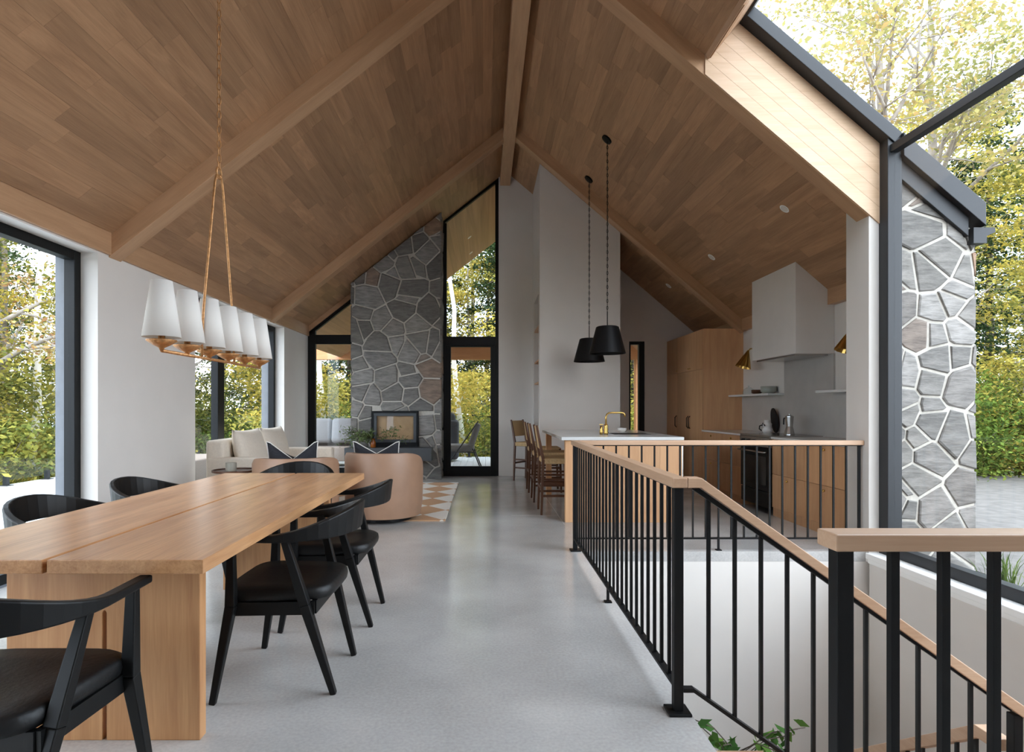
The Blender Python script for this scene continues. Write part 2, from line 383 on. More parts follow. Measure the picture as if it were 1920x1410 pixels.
# ridge beam, eave beams, rafters
ob = MB().box(.275, .458, YF, YB+.02, 5.25, 5.6).build('ridge_beam', M['beam'], bevel=.004); struct(ob, 'oak ridge beam running along the peak of the ceiling')
ob = MB().box(XL-.06, XL+.025, YF, YB, 2.53, 2.74).build('eave_beam', M['beam'], bevel=.003); struct(ob, 'oak eave beam above the white window wall')
ob = MB().box(3.83, 3.96, 5.4, YB, 2.385, 2.6).build('eave_beam', M['beam'], bevel=.003); struct(ob, 'oak eave beam above the kitchen wall')
def rafter(side, y0, y1, x_end, label, dv=.18):
    z = zl if side < 0 else zr
    x0 = .28 if side < 0 else .455
    th_ = math.atan(.784 if side < 0 else .855); c, s_ = math.cos(th_), math.sin(th_)
    pts = [(x0, z(x0)+.02), (x_end, z(x_end)+.02), (x_end, z(x_end)-dv), (x0, z(x0)-dv)]
    mb = MB().prism(pts, 'y', y0, y1)
    u = Vector((side*c, 0, -s_)); w = u.cross(Vector((0, 1, 0)))
    T = Matrix(((u.x, 0, w.x, x0), (0, 1, 0, y0), (u.z, 0, w.z, z(x0)), (0, 0, 0, 1)))
    mb.xf(T.inverted())
    o = mb.build('rafter_beam', M['rafter'], bevel=.003); o.matrix_world = T; struct(o, label)
rafter(-1, 5.08, 5.25, XL+.0, 'oak rafter crossing the ceiling behind the linen chandelier')
rafter(-1, 8.9, 9.07, XL+.0, 'oak rafter nearer the stone chimney')
rafter(1, 5.08, 5.25, 3.27, 'oak rafter beside the skylight ending on the white column')
rafter(1, 8.9, 9.07, 3.86, 'oak rafter crossing above the black pendants to the tall cabinet')

# left wall with two big windows (and one behind the camera)
TW = .42
wlm = MB()
for (a, b_) in ((YF, -2.2), (1.0, 2.0), (4.94, 6.6), (9.53, YB+.2)):
    wlm.box(XL-.235, XL, a, b_, 0, 2.56)
wlm.box(XL-TW, XL-.002, YF, YB, 2.515, 2.95)
struct(wlm.build('wall_left', M['white']), 'white wall between the tall dining windows')
ext = MB()
for (a, b_) in ((1.0, 2.0), (4.94, 6.6), (9.53, YB+.2)): ext.box(XL-.31, XL-.236, a, b_, -.3, 2.9)
for (a, b_) in ((1.0, 1.97), (4.965, 6.58), (9.55, YB+.2)): ext.box(XL-.37, XL-.30, a, b_, -.3, 2.9)
struct(ext.build('wall_left_outside', plain('outer_return', col('#6d7075'), .7, noise=.1, nscale=9)), 'stone outer face of the window wall')
def window_x(name, label, x, y0, y1, z0, z1, mull=(), fw=.075, fd=.09):
    mb = MB(); xa, xb = x-fd/2, x+fd/2
    mb.box(xa, xb, y0, y0+fw, z0, z1).box(xa, xb, y1-fw, y1, z0, z1).box(xa, xb, y0+fw, y1-fw, z0, z0+fw).box(xa, xb, y0+fw, y1-fw, z1-fw, z1)
    o = mb.build(name, M['black'], bevel=.004); struct(o, label)
    ys = [y0+fw]+[m for mm in mull for m in mm]+[y1-fw]
    for (m0, m1) in mull: MB().box(xa, xb, m0, m1, z0+fw, z1-fw).build('mullion', M['black'], o, bevel=.004)
    for i in range(0, len(ys), 2): MB().box(x-.008, x-.002, ys[i], ys[i+1], z0+fw, z1-fw).build('pane', M['pane'], o)
    return o
window_x('window_1', 'tall black-framed window beside the dining table', -3.385, 2.0, 4.94, 0, 2.515)
window_x('window_2', 'tall black-framed window with a mullion behind the cream sofa', -3.385, 6.6, 9.53, 0, 2.515, mull=((7.48, 7.66),))
window_x('window_5', 'tall black-framed window behind the viewer', -3.385, -2.2, 1.0, 0, 2.515)

# back wall (gable) : glazing left of X=.25, plaster to the right
bw = MB()
def rtop(xs): return [(x, zr(x)+.1 if x >= RX else zl(x)+.1) for x in xs]
bw.prism([(.25, 0), (2.61, 0)]+rtop([2.61, RX, .25]), 'y', YB, YB+.2)
bw.prism([(2.61, 2.435), (2.89, 2.435)]+rtop([2.89, 2.61]), 'y', YB, YB+.2)
bw.prism([(2.89, 0), (4.35, 0)]+rtop([4.35, 2.89]), 'y', YB, YB+.2)
bw.box(2.61, 2.89, YB, YB+.2, 0, .05)
struct(bw.build('wall_back', M['white']), 'white gable wall at the far end beyond the kitchen')
def frame_y(name, label, bars, panes, y=YB+.04, d=.08):
    mb = MB()
    for q in bars: mb.prism(q, 'y', y-d/2, y+d/2)
    o = mb.build(name, M['black'], bevel=.003); struct(o, label)
    for q in panes: MB().prism(q, 'y', y-.003, y+.003).build('pane', M['pane'], o)
    return o
def rect(x0, x1, z0, z1): return [(x0, z0), (x1, z0), (x1, z1), (x0, z1)]
gl_ = lambda x, d: (x, zl(x)-d)
frame_y('window_3', 'black-framed glazing between the white wall and the stone chimney',
        [rect(XL, -3.065, 0, zl(XL)-.05), rect(-3.065, -2.25, 2.387, 2.554), rect(-3.065, -2.25, 0, .15),
         [gl_(-3.2, .1), gl_(-2.25, .1), gl_(-2.25, .17), gl_(-3.2, .17)]],
        [rect(-3.065, -2.25, .15, 2.387), [(-3.065, 2.554), (-2.25, 2.554), gl_(-2.25, .15), gl_(-3.065, .15)]])
MB().prism([gl_(-3.2, -.02), gl_(-2.2, -.02), gl_(-2.2, .1), gl_(-3.2, .1)], 'y', YB-.03, YB+.09).build('trim_1', M['rafter'])
bpy.data.objects['trim_1']['kind'] = 'structure'
frame_y('window_4', 'tall sloped-top glass above the black door beside the chimney',
        [rect(-.80, -.69, 2.343, zl(-.8)), [(.19, 2.343), (.25, 2.343), (.25, zl(.25)), (.19, zl(.19))], rect(-.69, .19, 2.36, 2.522),
         [gl_(-.8, 0), gl_(.2, 0), gl_(.2, .055), gl_(-.8, .055)]],
        [[(-.69, 2.522), (.19, 2.522), gl_(.19, .04), gl_(-.69, .04)]])
dr = frame_y('door_1', 'black-framed glass door to the porch beside the stone chimney',
             [rect(-.80, -.714, 0, 2.36), rect(.2, .25, 0, 2.36), rect(-.714, -.615, .0, 2.36), rect(.104, .2, 0, 2.36), rect(-.615, .104, 0, .175), rect(-.615, .104, 2.335, 2.36)],
             [rect(-.615, .104, .175, 2.335)])
hd = MB(); hd.box(.13, .145, YB-.06, YB, 1.06, 1.08).box(.04, .145, YB-.065, YB-.05, 1.06, 1.08); hd.build('door_handle', M['black'], dr)
frame_y('window_6', 'narrow black-framed window beside the tall cabinets', [rect(2.61, 2.64, .05, 2.435), rect(2.79, 2.89, .05, 2.435), rect(2.64, 2.79, .05, .12), rect(2.64, 2.79, 2.38, 2.435)], [rect(2.64, 2.79, .12, 2.38)], y=YB+.06, d=.1)

# white block with a shelf niche
BX0, BX1, BY = .868, 2.14, 9.44
blk = MB()
blk.prism([(1.47, 0), (BX1, 0)]+rtop([BX1, 1.47]), 'y', BY, YB)
blk.prism([(BX0, 0), (1.47, 0)]+rtop([1.47, BX0]), 'y', BY, 9.63)
blk.prism([(BX0, 0), (1.47, 0)]+rtop([1.47, BX0]), 'y', 10.57, YB)
blk.prism([(BX0, 3.07), (1.47, 3.07)]+rtop([1.47, BX0]), 'y', 9.63, 10.57)
wc = struct(blk.build('wall_center', M['white']), 'tall white block wall behind the kitchen island')
for z in (1.65, 2.015, 2.57): MB().box(BX0+.01, 1.47, 9.63, 10.57, z-.015, z+.015).build('niche_shelf', M['kitchen'], wc)

# kitchen wall, column at the stairwell
kw = MB(); kw.box(3.91, 4.12, 5.4, YB+.2, -.3, 2.75)
struct(kw.build('wall_kitchen', M['white']), 'white kitchen wall behind the range')
kc = MB(); kc.prism([(3.266, -.085), (4.1, -.085), (4.1, zr(4.1)), (3.266, zr(3.266))], 'y', 5.08, 5.4)
struct(kc.build('column_wall', M['white'], bevel=.003), 'white wall end between the stair window and the kitchen')

# stairwell shell
sw = MB()
sw.box(.70, 3.5, EY1, EY1+.18, -3.1, -.086)
struct(sw.build('wall_stair_far', M['white']), 'white stairwell wall below the far railing')
sw = MB(); sw.box(.65, EX-.002, EY0-.2, EY1, -3.1, -.086); struct(sw.build('wall_stair_side', M['white']))
sw = MB(); sw.box(.65, XS, EY0-.2, EY0, -3.1, -.086); struct(sw.build('wall_stair_near', M['white']))
sw = MB(); sw.box(XS, XS+.3, YF, 5.08, -3.1, -.09); struct(sw.build('wall_right', M['white']), 'white stairwell wall below the corner window')
sw = MB(); sw.box(XS, XS+.25, YF, .5, -.09, 3.4); struct(sw.build('wall_right_behind', M['white']))
MB().box(.65, XS+.1, EY0-.2, EY1+.1, -3.2, -3.1).build('floor_lower', M['concrete'])['kind'] = 'structure'
si = MB().box(XS-.035, 3.46, .3, 5.08, -.05, 0).box(XS-.015, XS+.02, .3, 5.08, -.09, -.05)
struct(si.build('sill_stair', M['white_bright'], bevel=.006), 'white sill under the stair window')
# stair window and skylight
mb = MB()
mb.box(3.35, 3.47, 4.965, 5.08, 0, 3.5).box(3.36, 3.45, .5, 4.965, 0, .085).box(3.37, 3.44, .5, 4.965, 3.355, 3.42).box(3.36, 3.45, .42, .5, 0, 3.42)
w7 = struct(mb.build('window_7', M['slate'], bevel=.004), 'huge black-framed corner window over the stairs')
MB().box(3.402, 3.41, .5, 4.965, .085, 3.355).build('pane', M['pane'], w7)
th = math.atan(.855); nx, nz_ = math.sin(th), math.cos(th)
SK0 = (2.13, zr(2.13)+.505); SK1 = (3.40, zr(3.40)+.505)      # skylight frame bottom line
def off(p, t): return (p[0]+nx*t, p[1]+nz_*t)
mb = MB()
mb.prism([SK0, SK1, off(SK1, .1), off(SK0, .1)], 'y', 4.95, 5.09)
sd = (math.cos(th), -math.sin(th)); a = SK0; b_ = (SK0[0]+sd[0]*.06, SK0[1]+sd[1]*.06)
mb.prism([a, b_, off(b_, .1), off(a, .1)], 'y', .42, 4.95)
mb.prism([SK0, SK1, off(SK1, .1), off(SK0, .1)], 'y', .42, .5)
w8 = struct(mb.build('window_8', M['slate'], bevel=.004), 'sloping skylight over the stairs')
MB().prism([off(b_, .07), off(SK1, .07), off(SK1, .078), off(b_, .078)], 'y', .5, 4.96).build('pane', M['pane'], w8)
# boards of the skylight well
well = MB().prism([(1.9, zr(1.9)+.0), (3.40, zr(3.40)), (3.40, zr(3.40)+.6), (1.9, zr(1.9)+.62)], 'y', 5.1, 5.2).build('wall_skylight', M['clad'])
struct(well, 'bright oak cladding at the end of the skylight well')
hb = .68/5
for i in range(5):
    a0, a1 = -.175+hb*i, -.175+hb*(i+1)
    xa, xb = 1.87, 3.352
    pts = [(xa, zr(xa)+a0+.0012), (xb, zr(xb)+a0+.0012), (xb, zr(xb)+a1-.0012), (xa, zr(xa)+a1-.0012)]
    MB().prism(pts, 'y', 5.068, 5.1).build('plank', M['clad'], well)
wl_ = (1.909, zr(1.909))
MB().prism([off(wl_, -.02), (wl_[0]-sd[0]*.05, wl_[1]-sd[1]*.05+.0), (off(wl_, .42)[0]-sd[0]*.05, off(wl_, .42)[1]-sd[1]*.05), off(wl_, .42)], 'y', .5, 5.07).build('plank', M['rail_y'], well)
# unseen wall behind the viewer, left windowless to cut light from that side
wf = MB()
wf.prism([(XL-.4, 0), (3.6, 0), (3.6, zr(3.6)), (RX, ZR), (XL-.4, zl(XL-.4))], 'y', YF-.2, YF)
struct(wf.build('wall_front', M['white']), 'white wall behind the viewer')
# roof skin above the ceilings and rake trim outside
rk = MB()
rk.prism([(3.46, zr(3.46)+.63), (4.14, zr(4.14)+.63), (4.14, zr(4.14)+.44), (3.46, zr(3.46)+.44)], 'y', 4.93, 5.1)
rk.prism([(3.46, zr(3.46)+.44), (4.04, zr(4.04)+.44), (4.04, zr(4.04)+.28), (3.46, zr(3.46)+.28)], 'y', 4.985, 5.1)
rk = struct(rk.build('roof_rake', M['slate'], bevel=.004), 'dark metal roof edge above the outdoor stone pier')
MB().prism([(4.06, 2.6), (4.17, 2.6), (4.17, 2.66), (4.24, 2.69), (4.24, 2.73), (4.06, 2.73)], 'y', 4.96, 9).build('gutter', M['slate'], rk)

# ---------------------------------------------------------------- stonework
def clip(poly, px, py, nx_, ny_):
    out = []; n = len(poly)
    for i in range(n):
        a = poly[i]; b = poly[(i+1) % n]
        da = (a[0]-px)*nx_+(a[1]-py)*ny_; db = (b[0]-px)*nx_+(b[1]-py)*ny_
        if da <= 0: out.append(a)
        if (da < 0 < db) or (db < 0 < da):
            t = da/(da-db); out.append((a[0]+(b[0]-a[0])*t, a[1]+(b[1]-a[1])*t))
    return out
def stones(boundary, size, gap, aspect=1.2, seed=1, holes=()):
    r = random.Random(seed)
    xs = [p[0] for p in boundary]; ys = [p[1] for p in boundary]
    pts = []; y = min(ys)-size; k = 0
    dy = size/aspect**.5; dx = size*aspect**.5
    while y < max(ys)+size:
        x = min(xs)-size+(k % 2)*dx/2
        while x < max(xs)+size:
            if r.random() > .24: pts.append((x+r.uniform(-.5, .5)*dx, y+r.uniform(-.5, .5)*dy, r.uniform(-.16, .16)))
            x += dx
        y += dy; k += 1
    out = []
    for i, p in enumerate(pts):
        poly = [(p[0]-size*2, p[1]-size*2), (p[0]+size*2, p[1]-size*2), (p[0]+size*2, p[1]+size*2), (p[0]-size*2, p[1]+size*2)]
        for j, q in enumerate(pts):
            if i == j: continue
            ddx, ddy = q[0]-p[0], q[1]-p[1]; d = math.hypot(ddx, ddy)
            if d > size*4 or d < 1e-4: continue
            ux, uy = ddx/d, ddy/d
            hf = d*min(.8, max(.2, .5+(p[2]-q[2])*size/d))-gap/2; poly = clip(poly, p[0]+ux*hf, p[1]+uy*hf, ux, uy)
            if len(poly) < 3: break
        if len(poly) < 3: continue
        n = len(boundary)
        for e in range(n):
            a, b = boundary[e], boundary[(e+1) % n]; ex, ey = b[0]-a[0], b[1]-a[1]; L = math.hypot(ex, ey)
            poly = clip(poly, a[0], a[1], ey/L, -ex/L)
            if len(poly) < 3: break
        if len(poly) < 3: continue
        for (hx0, hx1, hz0, hz1) in holes:        # keep stones out of rectangular openings
            cx = sum(q[0] for q in poly)/len(poly); cz = sum(q[1] for q in poly)/len(poly)
            opts = [(hx0-cx, (hx0, 0, 1, 0)), (cx-hx1, (hx1, 0, -1, 0)), (hz0-cz, (0, hz0, 0, 1)), (cz-hz1, (0, hz1, 0, -1))]
            best = max(opts, key=lambda o: o[0])[1]
            if min(q[0] for q in poly) < hx1 and max(q[0] for q in poly) > hx0 and min(q[1] for q in poly) < hz1 and max(q[1] for q in poly) > hz0:
                poly = clip(poly, *best)
                if len(poly) < 3: break
        if len(poly) < 3: continue
        A = abs(sum(poly[q][0]*poly[(q+1) % len(poly)][1]-poly[(q+1) % len(poly)][0]*poly[q][1] for q in range(len(poly))))/2
        if A < size*size*.012: continue
        # merge very short edges
        pp = [poly[0]]
        for q in poly[1:]:
            if math.hypot(q[0]-pp[-1][0], q[1]-pp[-1][1]) > size*.05: pp.append(q)
        if len(pp) >= 3: out.append(pp)
    return out
def lay_stones(polys, place, parent, depth=.022, seed=3):
    r = random.Random(seed)
    for poly in polys:
        n = len(poly); cx = sum(p[0] for p in poly)/n; cz = sum(p[1] for p in poly)/n
        h = depth*r.uniform(.7, 1.25); tx, tz = r.uniform(-.05, .05), r.uniform(-.05, .05)
        v = []
        for lvl, (k, hh) in enumerate(((1, -.02), (.985, .6), (.9, 1))):
            for (x, z) in poly:
                xx, zz = cx+(x-cx)*k, cz+(z-cz)*k
                d = h*hh+(((xx-cx)*tx+(zz-cz)*tz) if lvl else 0)
                v.append(Vector(place(xx, zz, d))-Vector(place(cx, cz, 0)))
        f = [(l*n+i, l*n+(i+1) % n, (l+1)*n+(i+1) % n, (l+1)*n+i) for l in range(2) for i in range(n)]+[tuple(range(2*n, 3*n))]
        me = MB().add(v, f)
        o = me.build('stone', M['stone'], None)
        o.parent = parent; o.location = Vector(place(cx, cz, 0))-parent.location
# chimney
CX0, CX1, CY = -2.306, -.741, 10.25
def ztop(x): return zl(x)-.02
chim = thing('fireplace_chimney', 'grey fieldstone chimney rising to the ceiling with a built-in wood stove', 'fireplace', ((CX0+CX1)/2, CY+.3, 0))
core = MB().prism([(CX0+.02, 0), (CX1-.03, 0), (CX1-.03, ztop(CX1-.03)), (CX0+.02, ztop(CX0))], 'y', CY+.03, YB+.3).build('mortar_core', M['mortar'], chim)
FB = (-1.94, -1.138, .56, 1.178)
bd = [(CX0, 0), (CX1, 0), (CX1, ztop(CX1)), (CX0, ztop(CX0))]
lay_stones(stones(bd, .27, .024, 1.25, 5, holes=(FB,)), lambda x, z, d: (x, CY+.03-d, z), chim)
bs = [(CY+.03, 0), (YB+.02, 0), (YB+.02, ztop(CX1)), (CY+.03, ztop(CX1))]
lay_stones(stones(bs, .33, .03, .7, 9), lambda x, z, d: (CX1-.03+d, x, z), chim, .02)
bs = [(CY+.03, 0), (YB+.02, 0), (YB+.02, ztop(CX0)), (CY+.03, ztop(CX0))]
lay_stones(stones(bs, .33, .03, .7, 19), lambda x, z, d: (CX0+.02-d, x, z), chim, .02)
fx0, fx1, fz0, fz1 = FB
fb = MB(); t = .035
fb.box(fx0, fx1, CY-.03, CY+.06, fz1-t, fz1).box(fx0, fx0+t, CY-.03, CY+.06, .617, fz1-t).box(fx1-t, fx1, CY-.03, CY+.06, .617, fz1-t).box(fx0, fx1, CY-.03, CY+.06, .565, .64)
fbo = fb.build('firebox_frame', M['black'], chim, bevel=.004)
fi = MB(); t2 = .085
fi.box(fx0+t, fx1-t, CY-.02, CY+.05, fz1-t2, fz1-t).box(fx0+t, fx0+t2, CY-.02, CY+.05, .64, fz1-t2).box(fx1-t2, fx1-t, CY-.02, CY+.05, .64, fz1-t2).box(fx0+t2, fx1-t2, CY-.02, CY+.05, .64, .69)
fi.build('firebox_door', M['hearth'], chim, bevel=.003)
MB().box(fx0+t2, fx1-t2, CY+.015, CY+.02, .69, fz1-t2).build('firebox_glass', M['pane'], chim)
MB().box(fx0+t2, fx1-t2, CY+.028, CY+.032, .69, fz1-t2).build('firebrick', M['gasket'], chim)
hearth = tag(MB().box(-2.33, -.885, 9.9, CY-.02, .35, .567).build('hearth_bench', M['hearth'], bevel=.004), 'floating dark steel hearth bench under the stove', 'hearth')
# outdoor pier
pier = thing('stone_pier', 'outdoor grey fieldstone pier seen through the stair window', 'pier', (3.8, 5.04, -.3))
MB().prism([(3.46, -.3), (4.12, -.3), (4.12, zr(4.12)+.4), (3.46, zr(3.46)+.4)], 'y', 5.03, 5.079).build('mortar_core', M['mortar'], pier)
lay_stones(stones([(3.47, -.3), (4.13, -.3), (4.13, zr(4.13)+.36), (3.47, zr(3.47)+.36)], .2, .02, 1.25, 24), lambda x, z, d: (x, 5.035-d, z), pier, .018)
lay_stones(stones([(5.03, -.3), (8.5, -.3), (8.5, 2.6), (5.03, 2.6)], .36, .028, 1.2, 33), lambda x, z, d: (4.115+d, x, z), pier, .018)

# ---------------------------------------------------------------- railings
HT, HH, HW = .95, .04, .062
PW, BW_ = .038, .0135
def railing(name, label, loc): return thing(name, label, 'railing', loc)
rl = railing('guard_rail', 'long black baluster guard rail with oak handrail along the concrete walkway', (.78, 2.417, 0))
MB().box(.78-HW/2, .78+HW/2, 2.386, 5.16+HW/2, HT-HH, HT).build('handrail', M['rail_y'], rl, bevel=.004)
for y in (2.417, 5.15):
    p = MB().box(.78-PW/2, .78+PW/2, y-PW/2, y+PW/2, .012, HT-HH).build('post', M['black'], rl, bevel=.003)
    MB().box(.78-.045, .78+.045, y-.045, y+.045, 0, .012).build('base_plate', M['black'], p, bevel=.003)
MB().box(.78-.016, .78+.016, 2.436, 5.13, .098, .11).build('bottom_bar', M['black'], rl)
MB().box(.78-.014, .78+.014, 2.436, 5.13, HT-HH-.008, HT-HH).build('top_bar', M['black'], rl)
nb = 24
for i in range(1, nb+1):
    y = 2.417+(5.15-2.417)*i/(nb+1)
    MB().box(.78-BW_/2, .78+BW_/2, y-BW_/2, y+BW_/2, .11, HT-HH-.008).build('baluster', M['black'], rl)
ft = MB().box(.78-.008, .78+.008, 3.777, 3.793, .008, .1).box(.78-.022, .78+.022, 3.763, 3.807, 0, .008); ft.build('foot', M['black'], rl)
# far run
rl = railing('guard_rail', 'far guard rail with oak handrail in front of the kitchen range', (2, 5.16, 0))
yb = 5.165
MB().box(.813, 3.262, yb-HW/2, yb+HW/2, HT-HH, HT).build('handrail', M['rail_x'], rl, bevel=.004)
MB().box(.80, 3.255, yb-.016, yb+.016, .098, .11).build('bottom_bar', M['black'], rl)
MB().box(.80, 3.255, yb-.014, yb+.014, HT-HH-.008, HT-HH).build('top_bar', M['black'], rl)
n_ = int((3.24-.80)/.1105)
for i in range(1, n_+1):
    x = 3.235-.1105*(i-1)
    w_ = .011 if i == 1 else BW_/2
    MB().box(x-w_, x+w_, yb-BW_/2, yb+BW_/2, .11 if i > 1 else 0, HT-HH-.008).build('baluster', M['black'], rl)
MB().box(2.012, 2.028, yb-.008, yb+.008, .008, .1).box(1.998, 2.042, yb-.022, yb+.022, 0, .008).build('foot', M['black'], rl)
# stair rail D
YD = 2.417; SL = .706
rl = railing('stair_rail', 'sloping stair rail with oak handrail descending beside the walkway', (1.5, YD, -.5))
def hz(x): return HT-(x-.865)*SL
pts = [(.812, HT-HH), (.865, HT-HH), (2.17, hz(2.17)-HH*1.22), (2.17, hz(2.17)), (.867, HT), (.812, HT)]
MB().prism(pts, 'y', YD-HW/2, YD+HW/2).build('handrail', M['rail_x'], rl, bevel=.003)
MB().prism([(.80, .085), (.84, .085), (2.12, .085-(2.12-.84)*SL), (2.12, .10-(2.12-.84)*SL), (.843, .10), (.80, .10)], 'y', YD-.016, YD+.016).build('bottom_bar', M['black'], rl)
MB().prism([(.84, HT-HH-.01), (2.12, hz(2.12)-HH*1.22-.008), (2.12, hz(2.12)-HH*1.22), (.86, HT-HH)], 'y', YD-.014, YD+.014).build('top_bar', M['black'], rl)
for i in range(12):
    x = .905+.106*i
    if x > 2.1: break
    MB().box(x-BW_/2, x+BW_/2, YD-BW_/2, YD+BW_/2, .09-(x-.84)*SL, hz(x)-HH*1.22).build('baluster', M['black'], rl)
MB().box(2.125, 2.163, YD-PW/2, YD+PW/2, -1.03, hz(2.15)-HH*1.2).build('post', M['black'], rl, bevel=.003)
# lower flight rail (turns away from the viewer)
rl = railing('stair_rail', 'lower stair rail with oak handrail far down in the stairwell', (2.134, 3, -1))
def hz2(y): return -.13-max(0, y-2.57)*.70
pp = [(2.452, -.13), (2.57, -.13), (4.9, hz2(4.9)), (4.9, hz2(4.9)-.05), (2.555, -.18), (2.452, -.18)]
MB().prism(pp, 'x', 2.134-HW/2, 2.134+HW/2).build('handrail', M['rail_y'], rl, bevel=.003)
for i in range(22):
    y = 2.49+.105*i; zt = hz2(y)-.05
    MB().box(2.134-BW_/2, 2.134+BW_/2, y-BW_/2, y+BW_/2, zt-.85, zt).build('baluster', M['black'], rl)
MB().prism([(2.452, -1.03), (2.57, -1.03), (4.9, -1.03-2.33*.7), (4.9, -1.01-2.33*.7), (2.57, -1.01), (2.452, -1.01)], 'x', 2.134-.015, 2.134+.015).build('bottom_bar', M['black'], rl)
# near guard C
rl = railing('guard_rail', 'nearest guard rail with thick oak handrail at the top of the stairs', (2, 1.357, 0))
MB().box(.7755, 3.23, 1.318, 1.396, HT-.038, HT).build('handrail', M['rail_x'], rl, bevel=.004)
p = MB().box(.79, .828, 1.338, 1.376, .012, HT-.038).build('post', M['black'], rl, bevel=.003)
MB().box(.76, .828, 1.31, 1.398, 0, .012).build('base_plate', M['black'], p)
for i in range(1, 22):
    x = .813+.1145*i
    if x > 3.22: break
    MB().box(x-.0095, x+.0095, 1.357-.0095, 1.357+.0095, .10, HT-.038).build('baluster', M['black'], rl, bevel=.0015)
MB().box(.828, 3.24, 1.341, 1.373, .09, .102).build('bottom_bar', M['black'], rl)
# stairs
st = thing('staircase', 'oak stairs descending from the concrete walkway', 'stairs', (1.4, 1.9, -1.0))
for i in range(5):
    x0 = EX+.265*i; z = -.148-.178*i
    MB().box(x0-.0, x0+.29, EY0+.002, 2.405, z-.045, z).build('tread', M['rail_y'], st, bevel=.004)
    MB().box(x0+.27, x0+.285, EY0+.002, 2.4, z-.176, z-.046).build('riser', M['white'], st)
MB().box(EX+5*.265, XS-.002, EY0+.002, 2.5, -1.08, -1.03).build('landing', M['rail_y'], st)
for i in range(8):
    y0 = 2.5+.265*i; z = -1.2-.18*i
    MB().box(2.155, XS-.002, y0, y0+.29, z-.045, z).build('tread', M['rail_x'], st)

# ---------------------------------------------------------------- dining table
tb = thing('dining_table', 'long oak plank dining table with a slit down the middle', 'table', (-1.405, 3.15, 0))
MB().box(-1.92, -1.399, 1.886, 4.41, .705, .75).build('tabletop', M['table'], tb, bevel=.0025)
MB().box(-1.384, -.89, 1.886, 4.41, .705, .75).build('tabletop', M['table'], tb, bevel=.0025)
for y0 in (2.21, 4.04):
    pts = [(-1.77, 0), (-1.416, 0), (-1.416, .47), (-1.413, .478), (-1.408, .481), (-1.403, .478), (-1.40, .47), (-1.40, 0), (-1.054, 0), (-1.054, .705), (-1.77, .705)]
    MB().prism(pts, 'y', y0, y0+.05).build('leg_panel', M['tableleg'], tb, bevel=.003)
MB().box(-1.45, -1.35, 2.26, 4.04, .6, .705).build('stretcher', M['tableleg'], tb)

# ---------------------------------------------------------------- dining chairs
def ribbon(path, thick):
    """path: list of (x, y, z_bottom, z_top, lean) ; builds a closed band following the path"""
    v = []; f = []; n = len(path)
    for i, (x, y, zb, zt, ln) in enumerate(path):
        a = path[max(i-1, 0)]; b = path[min(i+1, n-1)]
        d = Vector((b[0]-a[0], b[1]-a[1], 0)).normalized(); nr = Vector((d.y, -d.x, 0))
        th_ = thick[i] if isinstance(thick, list) else thick
        for (k, z) in ((-1, zb), (1, zb), (1, zt), (-1, zt)):
            o = nr*(k*th_/2)+nr*(ln*(z-zb))
            v.append((x+o.x, y+o.y, z))
    for i in range(n-1):
        for k in range(4): f.append((i*4+k, i*4+(k+1) % 4, (i+1)*4+(k+1) % 4, (i+1)*4+k))
    f += [(3, 2, 1, 0), ((n-1)*4, (n-1)*4+1, (n-1)*4+2, (n-1)*4+3)]
    return v, f
